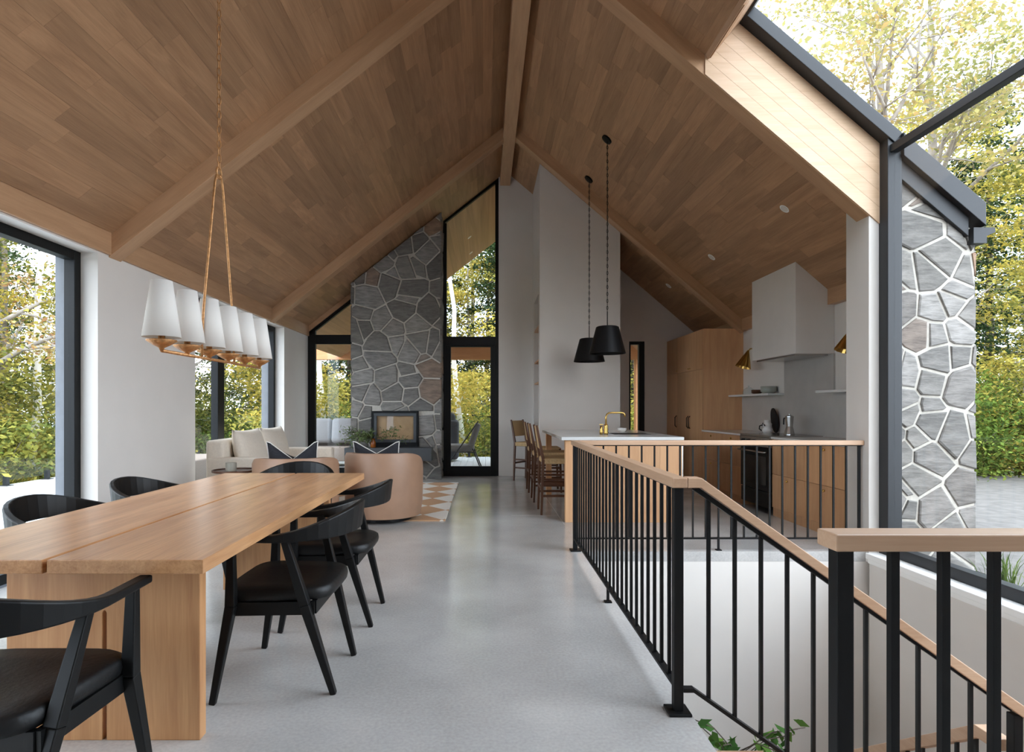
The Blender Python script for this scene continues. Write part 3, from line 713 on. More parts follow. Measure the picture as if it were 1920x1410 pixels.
def make_chair():
    r = thing('dining_chair', 'x', 'chair', group='black dining chairs around the oak table')
    # seat pad
    mb = MB(); n = 28; rings = []
    def outline(t, k):
        ct, st_ = math.cos(t), math.sin(t); e = .42
        x = math.copysign(abs(ct)**e, ct); y = math.copysign(abs(st_)**e, st_)
        wdt = .245+.02*y
        return (x*wdt*k, y*.235*k-.0)
    v = []; f = []
    for (k, z) in ((.9, .405), (.98, .412), (1.0, .432), (.985, .452), (.93, .463), (.6, .458), (.25, .452)):
        for i in range(n): x, y = outline(2*PI*i/n, k); v.append((x, y, z))
    m_ = 7
    for q in range(m_-1):
        for i in range(n): f.append((q*n+i, q*n+(i+1) % n, (q+1)*n+(i+1) % n, (q+1)*n+i))
    f += [tuple(range(n-1, -1, -1)), tuple(range((m_-1)*n, m_*n))]
    mb.add(v, f).build('seat', M['leather'], r, smooth=True)
    ap = MB(); ap.bar((-.225, -.17, .38), (-.24, .17, .38), .022, .055).bar((.225, -.17, .38), (.24, .17, .38), .022, .055).bar((-.23, .16, .38), (.23, .16, .38), .022, .055).bar((-.22, -.165, .38), (.22, -.165, .38), .022, .055)
    ap.build('seat_frame', M['chairblack'], r)
    for s in (-1, 1):
        fl_ = MB(); fl_.taper((s*.292, .235, 0), (s*.262, .17, .40), .026, .042).taper((s*.262, .17, .40), (s*.272, .165, .678), .042, .03)
        fl_.build('leg', M['chairblack'], r, bevel=.004)
        rr_ = MB(); rr_.taper((s*.20, -.245, 0), (s*.245, -.135, .40), .026, .042).taper((s*.245, -.135, .40), (s*.279, -.06, .68), .042, .03)
        rr_.build('leg', M['chairblack'], r, bevel=.004)
    path = []; th_ = []
    N = 32
    for i in range(N+1):
        t = -1+2*i/N; a = abs(t)
        if a > .62:        # straight arm
            k = (a-.62)/.38; x = .292-.012*k; y = -.02+k*.245
        else:
            an = a/.62*PI/2; x = .292*math.sin(an)**.85; y = -.305+.285*(1-math.cos(an))**1.0
        sx = math.copysign(x, t) if a > 1e-6 else 0
        back = max(0, 1-a/.97); s3 = back*back*(3-2*back); b2 = max(0, 1-a/.75); s4 = b2*b2*(3-2*b2)
        b5 = max(0, 1-a/.7); s5 = b5*b5*(3-2*b5); zt = .70+.102*s5-.008*max(0, a-.6); zb = .672+.004*s5
        path.append((sx, y, zb, zt, .12*s3)); th_.append(.024+.018*(1-s4))
    v, f = ribbon(path, th_)
    MB().add(v, f).build('backrest', M['chairblack'], r, smooth=False, bevel=.006)
    return r
ch0 = make_chair()
spots = [((-1.365, 1.69), 0, 'black armchair with leather seat at the near head of the table, back to the viewer'),
         ((-.895, 2.77), 90, 'black armchair on the aisle side of the table, nearer the viewer'),
         ((-.885, 3.56), 90, 'black armchair on the aisle side of the table, nearer the tan lounge chairs'),
         ((-1.93, 2.92), -90, 'black armchair on the window side of the table, nearer the viewer'),
         ((-1.93, 3.70), -90, 'black armchair on the window side of the table, in front of the white wall'),
         ((-1.46, 4.50), 180, 'black armchair at the far head of the table beside the sofa')]
for i, ((x, y), a, lab) in enumerate(spots):
    o = ch0 if i == 0 else copy_tree(ch0)
    o.location = (x, y, 0); o.rotation_euler = (0, 0, math.radians(a)); o['label'] = lab

# ---------------------------------------------------------------- chandelier
CXX, CYC = -1.395, 3.135
cd = thing('linear_chandelier', 'six-shade linen chandelier hanging on a gilt chain over the dining table', 'chandelier', (CXX, CYC, 1.48))
zc = zl(CXX)
MB().lathe([(.065, 0), (.065, -.03), (.03, -.045)], 20, (CXX, CYC, zc+.03)).build('canopy', M['gilt'], cd, smooth=True)
chn = MB(); z = 2.5; k = 0
while z < zc-.02:
    L = .046; pts = []
    for i in range(12):
        t = 2*PI*i/12; a = .0095*math.cos(t); b = L/2*.62*math.sin(t)+(.008 if math.sin(t) > 0 else -.008)
        pts.append((CXX+(a if k % 2 else 0), CYC+(0 if k % 2 else a), z+b))
    chn.tube(pts, .0026, 5, closed=True); z += .038; k += 1
chn.build('chain', M['gilt'], cd, smooth=True)
MB().tube([(CXX, CYC+.028*math.cos(2*PI*i/18), 2.462+.028*math.sin(2*PI*i/18)) for i in range(18)], .006, 8, closed=True).build('ring', M['gilt'], cd, smooth=True)
for s in (-1, 1):
    path = [(CXX, CYC+s*.0, 2.45), (CXX, CYC+s*.028, 2.442), (CXX, CYC+s*.046, 2.40), (CXX, CYC+s*.074, 2.25), (CXX, CYC+s*.13, 1.95), (CXX, CYC+s*.175, 1.7), (CXX, CYC+s*.19, 1.485)]
    MB().tube(path, .0065, 8).build('hanger', M['gilt'], cd, smooth=True)
MB().tube([(CXX, CYC-.5565, 1.478), (CXX, CYC+.5565, 1.478)], .0075, 8).build('crossbar', M['gilt'], cd, smooth=True)
for i in range(6):
    y = CYC-.5565+.2226*i
    q = MB().lathe([(.007, 1.475-1.5), (.012, -.012), (.035, .0), (.062, .018), (.06, .022), (.02, .012)], 20, (CXX, y, 1.502)).build('saucer', M['gilt'], cd, smooth=True)
    MB().lathe([(.014, 0), (.014, .09)], 12, (CXX, y, 1.515)).build('socket', M['gilt'], q, smooth=True)
    mb = MB(); mb.lathe([(.0775, 0), (.0425, .244)], 32, (CXX, y, 1.535), cap=False)
    so = mb.build('shade', M['linen'], cd, smooth=True); d = so.modifiers.new('thick', 'SOLIDIFY'); d.thickness = .002

# ---------------------------------------------------------------- black pendants
for (y, lab) in ((7.36, 'black cone pendant lamp on a chain, nearer and lower in view'), (8.64, 'black cone pendant lamp on a chain, farther along the island')):
    px = 1.51; zt = zr(px)
    pd = thing('pendant_lamp', lab, 'pendant lamp', (px, y, 1.9), 'black pendants over the island')
    can = MB().lathe([(.068, 0), (.068, -.022), (.02, -.03)], 24)
    can.xf(Matrix.Translation((px, y, zt)) @ Matrix.Rotation(math.atan(.855), 4, 'Y')); can.build('canopy', M['black'], pd, smooth=False)
    chn = MB(); z = 2.42; k = 0
    while z < zt-.03:
        pts = []
        for i in range(10):
            t = 2*PI*i/10; a = .010*math.cos(t); b = .024*math.sin(t)
            pts.append((px+(a if k % 2 else a*.3), y+(a*.3 if k % 2 else a), z+b))
        chn.tube(pts, .0032, 5, closed=True); z += .043; k += 1
    chn.tube([(px, y, 2.42), (px+.004, y, (2.42+zt)/2), (px, y, zt-.02)], .0028, 5)
    chn.build('chain', M['black'], pd, smooth=True)
    MB().tube([(px, y, 2.23), (px, y, 2.42)], .006, 8).build('stem', M['black'], pd, smooth=True)
    sh = MB().lathe([(.224, 1.9), (.138, 2.225), (.12, 2.235), (.01, 2.238)], 40, (px, y, 0), cap=False).build('shade', M['black'], pd, smooth=True)
    d = sh.modifiers.new('thick', 'SOLIDIFY'); d.thickness = .004
    d = sh.modifiers.new('sharp', 'EDGE_SPLIT'); d.split_angle = .6

# ---------------------------------------------------------------- kitchen island
isl = thing('kitchen_island', 'oak kitchen island with pale stone top behind the railing', 'island', (1.5, 7.4, 0))
MB().box(.82, 2.13, 6.38, 8.52, .885, .92).build('countertop', M['counter'], isl, bevel=.004)
for i in range(5):
    x0 = .94+.236*i
    MB().box(x0+.0008, x0+.2352, 6.42, 6.445, 0, .885).build('front_panel', M['kitchen'], isl)
MB().box(.866, .94, 6.42, 6.5, 0, .885).build('leg', M['kitchen'], isl, bevel=.002)
MB().box(.866, .94, 8.4, 8.48, 0, .885).build('leg', M['kitchen'], isl, bevel=.002)
MB().box(1.2, 2.10, 6.446, 8.48, 0, .884).build('body', M['kitchen'], isl)
MB().box(2.122, 2.135, 6.43, 7.1, .1, .87).build('dishwasher_door', M['steel'], isl)
fc = thing('kitchen_faucet', 'brass gooseneck faucet with fluted base on the island', 'faucet', (1.42, 7.0, .92))
MB().lathe([(.024, 0), (.03, .02), (.022, .04), (.028, .06), (.022, .08), (.026, .1), (.02, .12)], 16, (1.42, 7.0, .92)).build('base', M['brass'], fc, smooth=True)
MB().tube([(1.42, 7.0, 1.03), (1.42, 7.0, 1.12), (1.43, 7.0, 1.155), (1.455, 7.0, 1.172), (1.49, 7.0, 1.175), (1.60, 7.0, 1.175), (1.628, 7.0, 1.168), (1.64, 7.0, 1.15), (1.64, 7.0, 1.125)], .0105, 10).build('spout', M['brass'], fc, smooth=True)
MB().lathe([(.018, 0), (.022, .03), (.016, .06), (.018, .1)], 12, (1.365, 7.0, .92)).build('side_valve', M['brass'], fc, smooth=True)
MB().tube([(1.345, 7.0, 1.035), (1.385, 7.0, 1.035)], .006, 8).build('lever', M['brass'], fc)
tag(MB().box(1.52, 1.95, 7.0, 7.4, .9205, .922).build('kitchen_sink', M['dark'], bevel=.0005), 'dark undermount sink cut into the island top', 'sink')
tag(MB().lathe([(.03, 0), (.055, .02), (.06, .05), (.056, .05), (.03, .01)], 20, (1.78, 7.75, .92)).build('small_bowl', M['ceramic'], smooth=True), 'small grey bowl on the island by the narrow window', 'bowl')

# stools
def make_stool():
    r = thing('counter_stool', 'x', 'stool', group='woven counter stools at the island')
    for s in (-1, 1):
        MB().taper((s*.205, -.235, 0), (s*.2, -.215, .64), .026, .034).taper((s*.2, -.215, .64), (s*.2, -.29, 1.03), .034, .024).build('leg', M['walnut'], r, bevel=.003)
        MB().taper((s*.205, .235, 0), (s*.2, .215, .64), .026, .034).build('leg', M['walnut'], r, bevel=.003)
        for z in (.22, .36): MB().bar((s*.203, -.225, z), (s*.203, .225, z), .016, .026).build('stretcher', M['walnut'], r)
    for y, z in ((.228, .2), (-.228, .3), (.224, .34)): MB().bar((-.2, y, z), (.2, y, z), .016, .03).build('stretcher', M['walnut'], r)
    MB().box(-.215, .215, -.225, .235, .585, .655).build('seat', M['weave'], r, bevel=.018, seg=3)
    b = MB(); b.add([(-.185, -.245, .75), (.185, -.245, .75), (.185, -.285, 1.015), (-.185, -.285, 1.015), (-.185, -.228, .75), (.185, -.228, .75), (.185, -.268, 1.015), (-.185, -.268, 1.015)],
                    [(0,1,2,3), (7,6,5,4), (0,4,5,1), (1,5,6,2), (2,6,7,3), (3,7,4,0)])
    b.build('backrest', M['weave'], r, bevel=.006)
    return r
s0 = make_stool()
for i, (x, y, a, lab) in enumerate([(.885, 7.065, -90, 'woven counter stool nearest the viewer at the island'), (.875, 7.98, -90, 'woven counter stool second from the viewer at the island'),
                                    (.875, 8.88, -90, 'woven counter stool third from the viewer, tucked beside the island'), (.80, 10.17, -123, 'woven counter stool turned askew by the white back wall')]):
    o = s0 if i == 0 else copy_tree(s0)
    o.location = (x, y, 0); o.rotation_euler = (0, 0, math.radians(a)); o['label'] = lab

# ---------------------------------------------------------------- kitchen wall units
KX = 3.29; KW = 3.908
pn = thing('pantry_cabinet', 'tall oak pantry cabinets in the far kitchen corner', 'cabinet', (3.6, 9.9, 0))
MB().box(KX+.02, KW, 9.03, YB-.005, 0, 2.43).build('body', M['kitchen'], pn)
for i in range(3):
    ya = 9.03+(YB-.01-9.03)*i/3; yb_ = 9.03+(YB-.01-9.03)*(i+1)/3
    lo = MB().box(KX, KX+.02, ya+.0015, yb_-.0015, .1, 1.815).build('door', M['kitchen'], pn, bevel=.001)
    up = MB().box(KX, KX+.02, ya+.0015, yb_-.0015, 1.82, 2.425).build('door', M['kitchen'], pn, bevel=.001)
    hy = (yb_-.04) if i == 0 else (ya+.04 if i == 1 else ya+.04)
    MB().tube([(KX, hy, .9), (KX-.03, hy, .93), (KX-.03, hy, 1.07), (KX, hy, 1.1)], .007, 8).build('handle', M['black'], lo, smooth=True)
    MB().lathe([(.008, 0), (.012, .01), (.0, .014)], 10).xf(Matrix.Translation((KX, hy, 1.86)) @ Matrix.Rotation(-PI/2, 4, 'Y')).build('knob', M['brass'], up)
labs = ['oak base cabinet with two drawer rows beside the tall pantry', 'oak base cabinet just beyond the black range', 'oak base cabinet just this side of the black range', 'oak base cabinet beside the white column']
for (ya, yb_), lab in zip(((8.33, 9.03), (7.63, 8.33), (6.15, 6.84), (5.42, 6.15)), labs):
    bc = thing('base_cabinet', lab, 'cabinet', (3.6, (ya+yb_)/2, 0), 'kitchen base cabinets')
    MB().box(KX+.02, KW, ya+.001, yb_-.001, 0, .875).build('body', M['kitchen'], bc)
    MB().box(KX+.012, KX+.021, ya, yb_, 0, .095).build('toe_kick', M['kitchen'], bc)
    for (z0, z1) in ((.1, .474), (.478, .87)):
        d = MB().box(KX, KX+.019, ya+.002, yb_-.002, z0, z1).build('drawer', M['kitchen'], bc, bevel=.001)
        MB().lathe([(.009, 0), (.014, .012), (.012, .02), (.0, .022)], 12).xf(Matrix.Translation((KX, (ya+yb_)/2, z1-.045)) @ Matrix.Rotation(-PI/2, 4, 'Y')).build('knob', M['brass'], d, smooth=True)
ct = thing('kitchen_countertop', 'grey stone worktop running along the kitchen wall', 'countertop', (3.6, 7.2, .89))
MB().box(KX-.015, KW, 5.41, 6.838, .876, .9).build('slab', M['counter'], ct, bevel=.002)
MB().box(KX-.015, KW, 7.632, 9.025, .876, .9).build('slab', M['counter'], ct, bevel=.002)
rg = thing('kitchen_range', 'black range cooker between the oak base cabinets', 'range', (3.6, 7.235, 0))
MB().box(KX+.01, KW-.02, 6.842, 7.628, .06, .885).build('body', M['black'], rg)
MB().box(KX-.03, KW-.03, 6.842, 7.628, .886, .91).build('cooktop', M['steel'], rg, bevel=.003)
MB().box(KX-.035, KX+.01, 6.845, 7.625, .77, .885).build('control_panel', M['steel'], rg, bevel=.004)
for i in range(5): MB().lathe([(.02, 0), (.018, .025), (.0, .026)], 14).xf(Matrix.Translation((KX-.035, 6.95+.142*i, .83)) @ Matrix.Rotation(-PI/2, 4, 'Y')).build('knob', M['black'], rg)
dd = MB().box(KX-.025, KX+.01, 6.85, 7.62, .26, .76).build('oven_door', M['black'], rg, bevel=.003)
MB().box(KX-.028, KX-.024, 6.93, 7.54, .32, .66).build('window', M['ovenglass'], dd)
MB().tube([(KX-.03, 6.89, .715), (KX-.075, 6.89, .715), (KX-.075, 7.58, .715), (KX-.03, 7.58, .715)], .011, 10).build('handle', M['steel'], dd, smooth=True)
MB().box(KX-.02, KX+.01, 6.85, 7.62, .07, .25).build('warming_drawer', M['black'], rg, bevel=.003)
bsp = thing('backsplash', 'grey stone slab backsplash behind the range and worktop', 'backsplash', (KW, 7.2, .9), kind='thing')
MB().box(KW-.02, KW+.001, 6.66, 7.76, .901, 1.84).build('slab', M['splash'], bsp)
MB().box(KW-.019, KW+.001, 7.761, 9.03, .901, 1.395).build('slab', M['splash'], bsp)
MB().box(KW-.019, KW+.001, 5.41, 6.659, .901, 1.395).build('slab', M['splash'], bsp)
hd = thing('range_hood', 'boxy white plaster range hood rising to the ceiling', 'hood', (3.7, 7.22, 1.83))
MB().prism([(3.473, 1.84), (KW, 1.84), (KW, zr(KW)+.02), (3.473, zr(3.473)+.02)], 'y', 6.676, 7.764).build('body', M['plaster'], hd, bevel=.003)
MB().box(3.5, KW-.03, 6.75, 7.69, 1.822, 1.84).build('filter', M['steel'], hd)
for (ya, yb_, lab) in ((7.77, 9.025, 'thin stone shelf beside the hood holding bowls'), (5.41, 6.65, 'thin stone shelf beside the white column')):
    tag(MB().box(3.68, KW-.001, ya, yb_, 1.396, 1.424).build('wall_shelf', M['counter'], bevel=.002), lab, 'shelf')
def bowl(name, lab, m, x, y, z, r, h):
    tag(MB().lathe([(r*.6, 0), (r*.98, h*.3), (r, h), (r*.93, h), (r*.88, h*.35), (r*.4, h*.15)], 24, (x, y, z)).build(name, m, smooth=True), lab, 'bowl')
bowl('serving_bowl', 'grey-green ceramic bowl on the shelf beside the hood', plain('celadon', col('#a3a79c'), .4), 3.8, 8.0, 1.424, .1, .095)
bowl('serving_bowl', 'small brown wooden bowl on the shelf beside the hood', M['walnut'], 3.8, 8.35, 1.424, .07, .06)
tag(MB().lathe([(.085, 0), (.085, .03), (.07, .07), (.03, .1), (.008, .105), (.014, .125), (.0, .13)], 24, (3.8, 8.6, 1.424)).build('glass_cloche', M['clearglass'], smooth=True), 'clear glass cloche at the end of the shelf', 'cloche')
for (y, lab) in ((8.4, 'brass cone wall sconce between the pantry and the hood'), (6.02, 'brass cone wall sconce beside the white column')):
    sn = thing('wall_sconce', lab, 'sconce', (3.9, y, 2.05), 'brass kitchen sconces')
    MB().lathe([(.05, 0), (.05, .015)], 20).xf(Matrix.Translation((3.908, y, 2.05)) @ Matrix.Rotation(-PI/2, 4, 'Y')).build('backplate', M['brass'], sn, smooth=False)
    MB().tube([(3.9, y, 2.05), (3.8, y, 2.075), (3.73, y, 2.06), (3.705, y, 2.03)], .008, 8).build('arm', M['brass'], sn, smooth=True)
    prof = MB(); nn = 24
    for j, (r_, z_) in enumerate(((.012, 0), (.10, -.25))):
        for k in range(nn):
            t = 2*PI*k/nn; rr2 = r_*(1+(.06 if k % 2 else -.06)*j); prof.v.append((rr2*math.cos(t), rr2*math.sin(t), z_))
    prof.f = [(k, (k+1) % nn, nn+(k+1) % nn, nn+k) for k in range(nn)]
    prof.xf(Matrix.Translation((3.705, y, 2.04)) @ Matrix.Rotation(.3, 4, 'Y'))
    so = prof.build('shade', M['brass'], sn); d = so.modifiers.new('thick', 'SOLIDIFY'); d.thickness = .003
# counter objects
tag(MB().prism([(.085*math.cos(2*PI*i/32), .165*math.sin(2*PI*i/32)) for i in range(32)], 'z', -.008, .008).xf(Matrix.Translation((3.845, 7.93, 1.065)) @ Matrix.Rotation(PI/2, 4, 'Z') @ Matrix.Rotation(PI/2-.13, 4, 'X')).build('serving_board', M['dark'], bevel=.002), 'black oval serving board leaning on the backsplash', 'serving board')
jr = thing('ceramic_jar', 'white ceramic jar with black painted marks in front of the oval board', 'jar', (3.75, 7.93, .9))
MB().lathe([(.045, 0), (.06, .02), (.062, .05), (.045, .075), (.055, .09), (.058, .12), (.042, .14), (.04, .17), (.036, .17), (.034, .12)], 24, (3.75, 7.93, .9)).build('body', M['ceramic'], jr, smooth=True)
for q, (dy, dz) in enumerate(((-.02, .11), (.02, .11), (0, .125), (.035, .1), (-.035, .1))):
    MB().lathe([(.011, 0), (.011, .004)], 10).xf(Matrix.Translation((3.75-.0565+abs(dy)*.25, 7.93+dy, .9+dz)) @ Matrix.Rotation(-PI/2, 4, 'Y')).build('painted_mark', M['dark'], jr)
MB().tube([(3.7, 7.985, 1.0), (3.69, 8.02, .99), (3.69, 8.03, .95), (3.7, 7.99, .93)], .008, 8).build('handle', M['dark'], jr, smooth=True)
mk = thing('moka_pot', 'steel moka pot with black handle standing on the range top', 'coffee pot', (3.62, 7.1, .91))
MB().lathe([(.058, 0), (.058, .01), (.042, .085), (.04, .09), (.038, .1), (.047, .215), (.047, .222), (.02, .235), (.008, .24), (.008, .25), (0, .252)], 10, (3.62, 7.1, .91)).build('body', M['steel'], mk)
MB().bar((3.60, 7.145, 1.11), (3.60, 7.19, 1.105), .014, .018).bar((3.60, 7.19, 1.108), (3.60, 7.195, 1.03), .014, .018, (0, 1, 0)).build('handle', M['dark'], mk, bevel=.004)
# ceiling downlights
def down(x, y, side, lab, r=.062):
    z = (zr if side > 0 else zl)(x); t = math.atan(.855 if side > 0 else -.784)
    d = thing('ceiling_downlight', lab, 'downlight', (x, y, z), 'recessed ceiling downlights')
    T = Matrix.Translation((x, y, z)) @ Matrix.Rotation(t, 4, 'Y')
    MB().lathe([(r, -.004), (r, .001), (r*.72, .004)], 24).xf(T @ Matrix.Scale(-1, 4, (0, 0, 1))).build('trim_ring', M['white_bright'], d)
    MB().lathe([(r*.62, -.006), (r*.62, -.001)], 20).xf(T).build('lens', M['white'], d)
down(3.03, 6.04, 1, 'white recessed downlight nearest the white column'); down(3.03, 7.98, 1, 'white recessed downlight in the middle of the kitchen ceiling'); down(3.03, 9.85, 1, 'white recessed downlight nearest the tall pantry')
down(-.33, 13.0, -1, 'upper recessed downlight in the porch soffit', .05); down(-.33, 14.3, -1, 'lower recessed downlight in the porch soffit', .05)

# ---------------------------------------------------------------- living area
rug = tag(MB().box(-2.95, -.43, 6.48, 9.78, .0, .012).build('area_rug', M['rug'], bevel=.003), 'cream rug with tan diamond pattern in front of the chimney', 'rug')
sf = thing('sofa', 'cream linen two-cushion sofa under the mullioned window', 'sofa', (-2.6, 7.5, .02))
def soft(x0, x1, y0, y1, z0, z1, name, par, m, bv=.05, rot=None):
    cx, cy, cz = (x0+x1)/2, (y0+y1)/2, (z0+z1)/2
    mb = MB().box(x0-cx, x1-cx, y0-cy, y1-cy, z0-cz, z1-cz)
    T = Matrix.Translation((cx, cy, cz)) @ (rot if rot else Matrix.Identity(4)); mb.xf(T)
    return mb.build(name, m, par, smooth=True, bevel=bv, seg=4)
for (y0, y1) in ((6.6, 6.74), (8.31, 8.45)): soft(-3.08, -2.12, y0, y1, .06, .68, 'arm', sf, M['cream'], .03)
soft(-3.1, -2.9, 6.62, 8.43, .1, .87, 'back_frame', sf, M['cream'], .04)
soft(-2.95, -2.12, 6.74, 8.31, .06, .3, 'base', sf, M['cream'], .02)
for (y0, y1) in ((6.745, 7.52), (7.53, 8.305)): soft(-2.9, -2.1, y0, y1, .3, .47, 'seat_cushion', sf, M['cream'], .05)
def pillow(name, par, m, w, h, d, T, pip=None, chop=0):
    n = 14; v = []; f = []
    for sgn in (-1, 1):
        for i in range(n+1):
            for j in range(n+1):
                a = -1+2*i/n; b = -1+2*j/n
                bul = ((1-a*a)*(1-b*b))**.45
                pin = 1-.07*(1-abs(a)**2)*abs(b)**3; pin2 = 1-.07*(1-abs(b)**2)*abs(a)**3
                zz = b*h/2*pin
                if chop and b > 0: zz -= chop*max(0, 1-abs(a)/.9)*b**1.3
                v.append((a*w/2*pin2, sgn*d/2*bul, zz))
    N = (n+1)*(n+1)
    for s_ in (0, 1):
        for i in range(n):
            for j in range(n):
                q = [s_*N+i*(n+1)+j, s_*N+(i+1)*(n+1)+j, s_*N+(i+1)*(n+1)+j+1, s_*N+i*(n+1)+j+1]
                f.append(tuple(q if s_ == 0 else q[::-1]))
    mb = MB().add(v, f).xf(T)
    o = mb.build(name, m, par, smooth=True, recalc=True)
    b = bmesh.new(); b.from_mesh(o.data); bmesh.ops.remove_doubles(b, verts=b.verts, dist=.0005); bmesh.ops.recalc_face_normals(b, faces=b.faces); b.to_mesh(o.data); b.free()
    if pip:
        ed = []
        for i in range(n+1): ed.append(v[i*(n+1)+n])
        for j in range(n-1, -1, -1): ed.append(v[n*(n+1)+j])
        for i in range(n-1, -1, -1): ed.append(v[i*(n+1)])
        for j in range(1, n): ed.append(v[j])
        MB().tube([tuple(T @ Vector(e)) for e in ed], .006, 6, closed=True).build('piping', pip, o if par is None else o, smooth=True) if par is None else MB().tube([tuple(T @ Vector(e)) for e in ed], .006, 6, closed=True).build('piping', pip, o, smooth=True)
    return o
for y in (7.1, 7.92):
    T = Matrix.Translation((-2.78, y, .71)) @ Matrix.Rotation(-.22, 4, 'Y') @ Matrix.Rotation(PI/2, 4, 'Z')
    pillow('back_cushion', sf, M['cream'], .78, .56, .24, T)
# barrel lounge chairs, open toward the chimney
def barrel(label, x, y, rot):
    r = thing('swivel_lounge_chair', label, 'lounge chair', (0, 0, 0), 'tan leather swivel lounge chairs')
    n = 40; v = []; f = []
    R0, R1 = .43, .33
    for i in range(n+1):
        t = math.radians(-205+ (230)*i/n + 0)      # wraps around the back (-y)
        t = math.radians(155+230*i/n)
        k = i/n; e = abs(k-.5)*2
        zt = .74-.13*max(0, (e-.45)/.55)**1.6
        for (rr_, z) in ((R0*.93, .05), (R0*.985, .2), (R0, .5), (R0*.99, zt-.03), (R0*.96, zt), (R1+.02, zt), (R1, zt-.03), (R1, .3)):
            v.append((rr_*math.cos(t), rr_*math.sin(t), z))
    for i in range(n):
        for k in range(8): f.append((i*8+k, i*8+(k+1) % 8, (i+1)*8+(k+1) % 8, (i+1)*8+k))
    f += [tuple(range(7, -1, -1)), tuple(range(n*8, n*8+8))]
    MB().add(v, f).build('shell', M['tan'], r, smooth=True).modifiers.new('sharp', 'EDGE_SPLIT').split_angle = 1.0
    MB().lathe([(.3, .1), (.36, .12), (.365, .4), (.33, .43), (.0, .435)], 36, (0, .03, 0)).build('seat_cushion', M['tan'], r, smooth=True)
    MB().lathe([(.3, .0), (.3, .05), (.39, .06)], 36).build('swivel_base', M['black'], r)
    r.location = (x, y, 0.012 if y > 6.4 else 0); r.rotation_euler = (0, 0, rot)
    return r
barrel('tan leather barrel chair nearer the aisle, beside the rug edge', -1.115, 6.62, math.radians(-8))
barrel('tan leather barrel chair between the sofa and its twin', -1.93, 6.12, math.radians(12))
for (x, y, z, a, ch, lab) in ((-1.16, 6.42, .665, -.05, .12, 'dark charcoal pillow with white piping on the aisle-side barrel chair'), (-1.92, 5.98, .69, .1, .17, 'dark charcoal pillow with white piping on the barrel chair by the sofa')):
    T = Matrix.Translation((x, y, z)) @ Matrix.Rotation(a, 4, 'Z') @ Matrix.Rotation(.16, 4, 'X')
    tag(pillow('throw_pillow', None, M['charcoal'], .5, .42, .15, T, M['piping'], ch), lab, 'pillow', 'dark throw pillows')
sd_ = thing('side_table', 'small round tray-top side table beside the sofa', 'side table', (-2.52, 6.02, 0))
MB().lathe([(.2, .585), (.215, .59), (.215, .61), (.205, .61), (.2, .597), (0, .597)], 36, (-2.52, 6.02, 0)).build('tray_top', M['walnut'], sd_, smooth=False)
MB().tube([(-2.52, 6.02, .02), (-2.52, 6.02, .59)], .014, 10).build('stem', M['black'], sd_, smooth=True)
MB().lathe([(.14, 0), (.14, .015), (.02, .025)], 28, (-2.52, 6.02, 0)).build('base', M['black'], sd_)
cn = tag(MB().lathe([(.05, 0), (.052, .005), (.052, .085), (.047, .085), (.047, .07), (0, .07)], 24, (-2.54, 5.98, .598)).build('candle_jar', plain('grey_candle', col('#a09a8c'), .6), smooth=False), 'grey candle jar on the round side table', 'candle')
# hearth decor
vs = thing('amber_vase', 'amber glass vase with olive branches on the hearth bench', 'vase', (-1.87, 10.0, .567))
MB().lathe([(.035, 0), (.045, .01), (.045, .09), (.03, .12), (.03, .15)], 20, (-1.87, 10.0, .567)).build('vase_body', M['amber'], vs, smooth=True)
def leaf_cloud(pts, size, seed, up=.6, narrow=.5, name='foliage', mat=None, parent=None):
    r = np.random.default_rng(seed); pts = np.asarray(pts); n = len(pts)
    nrm = r.normal(size=(n, 3)); nrm[:, 2] = np.abs(nrm[:, 2])+up; nrm /= np.linalg.norm(nrm, axis=1)[:, None]
    a = np.cross(nrm, r.normal(size=(n, 3))); a /= np.linalg.norm(a, axis=1)[:, None]; b = np.cross(nrm, a)
    s = size*r.uniform(.6, 1.35, size=(n, 1))
    v = np.empty((n, 4, 3)); v[:, 0] = pts-a*s; v[:, 1] = pts-b*s*narrow+nrm*s*.12; v[:, 2] = pts+a*s; v[:, 3] = pts+b*s*narrow+nrm*s*.12
    me = bpy.data.meshes.new(name); me.vertices.add(4*n); me.loops.add(4*n); me.polygons.add(n)
    me.vertices.foreach_set('co', v.reshape(-1)); me.loops.foreach_set('vertex_index', np.arange(4*n, dtype=np.int32))
    me.polygons.foreach_set('loop_start', np.arange(0, 4*n, 4, dtype=np.int32)); me.polygons.foreach_set('loop_total', np.full(n, 4, dtype=np.int32))
    me.update(calc_edges=True); me.materials.append(mat)
    o = bpy.data.objects.new(name, me); C.objects.link(o)
    if parent is not None: o.parent = parent
    return o
br = MB(); lp = []
r_ = random.Random(4)
for k in range(11):
    a = r_.uniform(-1.25, 1.35); L = r_.uniform(.3, .75); dy = r_.uniform(-.2, .03)
    pts = [(0, 0, .13)]
    for q in range(1, 7):
        u = q/6; pts.append((math.sin(a)*L*u, dy*u, .13+math.cos(a)*L*.62*u**.8-.22*u*u*abs(math.sin(a))))
    br.tube([(-1.87+p[0], 10.0+p[1], .567+p[2]) for p in pts], .003, 5)
    for q in range(70):
        u = r_.uniform(.2, 1)*6; i = min(5, int(u)); w_ = u-i
        p = [pts[i][j]*(1-w_)+pts[i+1][j]*w_ for j in range(3)]
        lp.append((p[0]+r_.gauss(0, .035), p[1]+r_.gauss(0, .035), p[2]+r_.gauss(0, .035)))
br.build('branches', M['barkdark'], vs)
leaf_cloud(lp, .03, 5, .1, .28, 'leaves', M['leaf_olive'], vs)['kind'] = 'stuff'
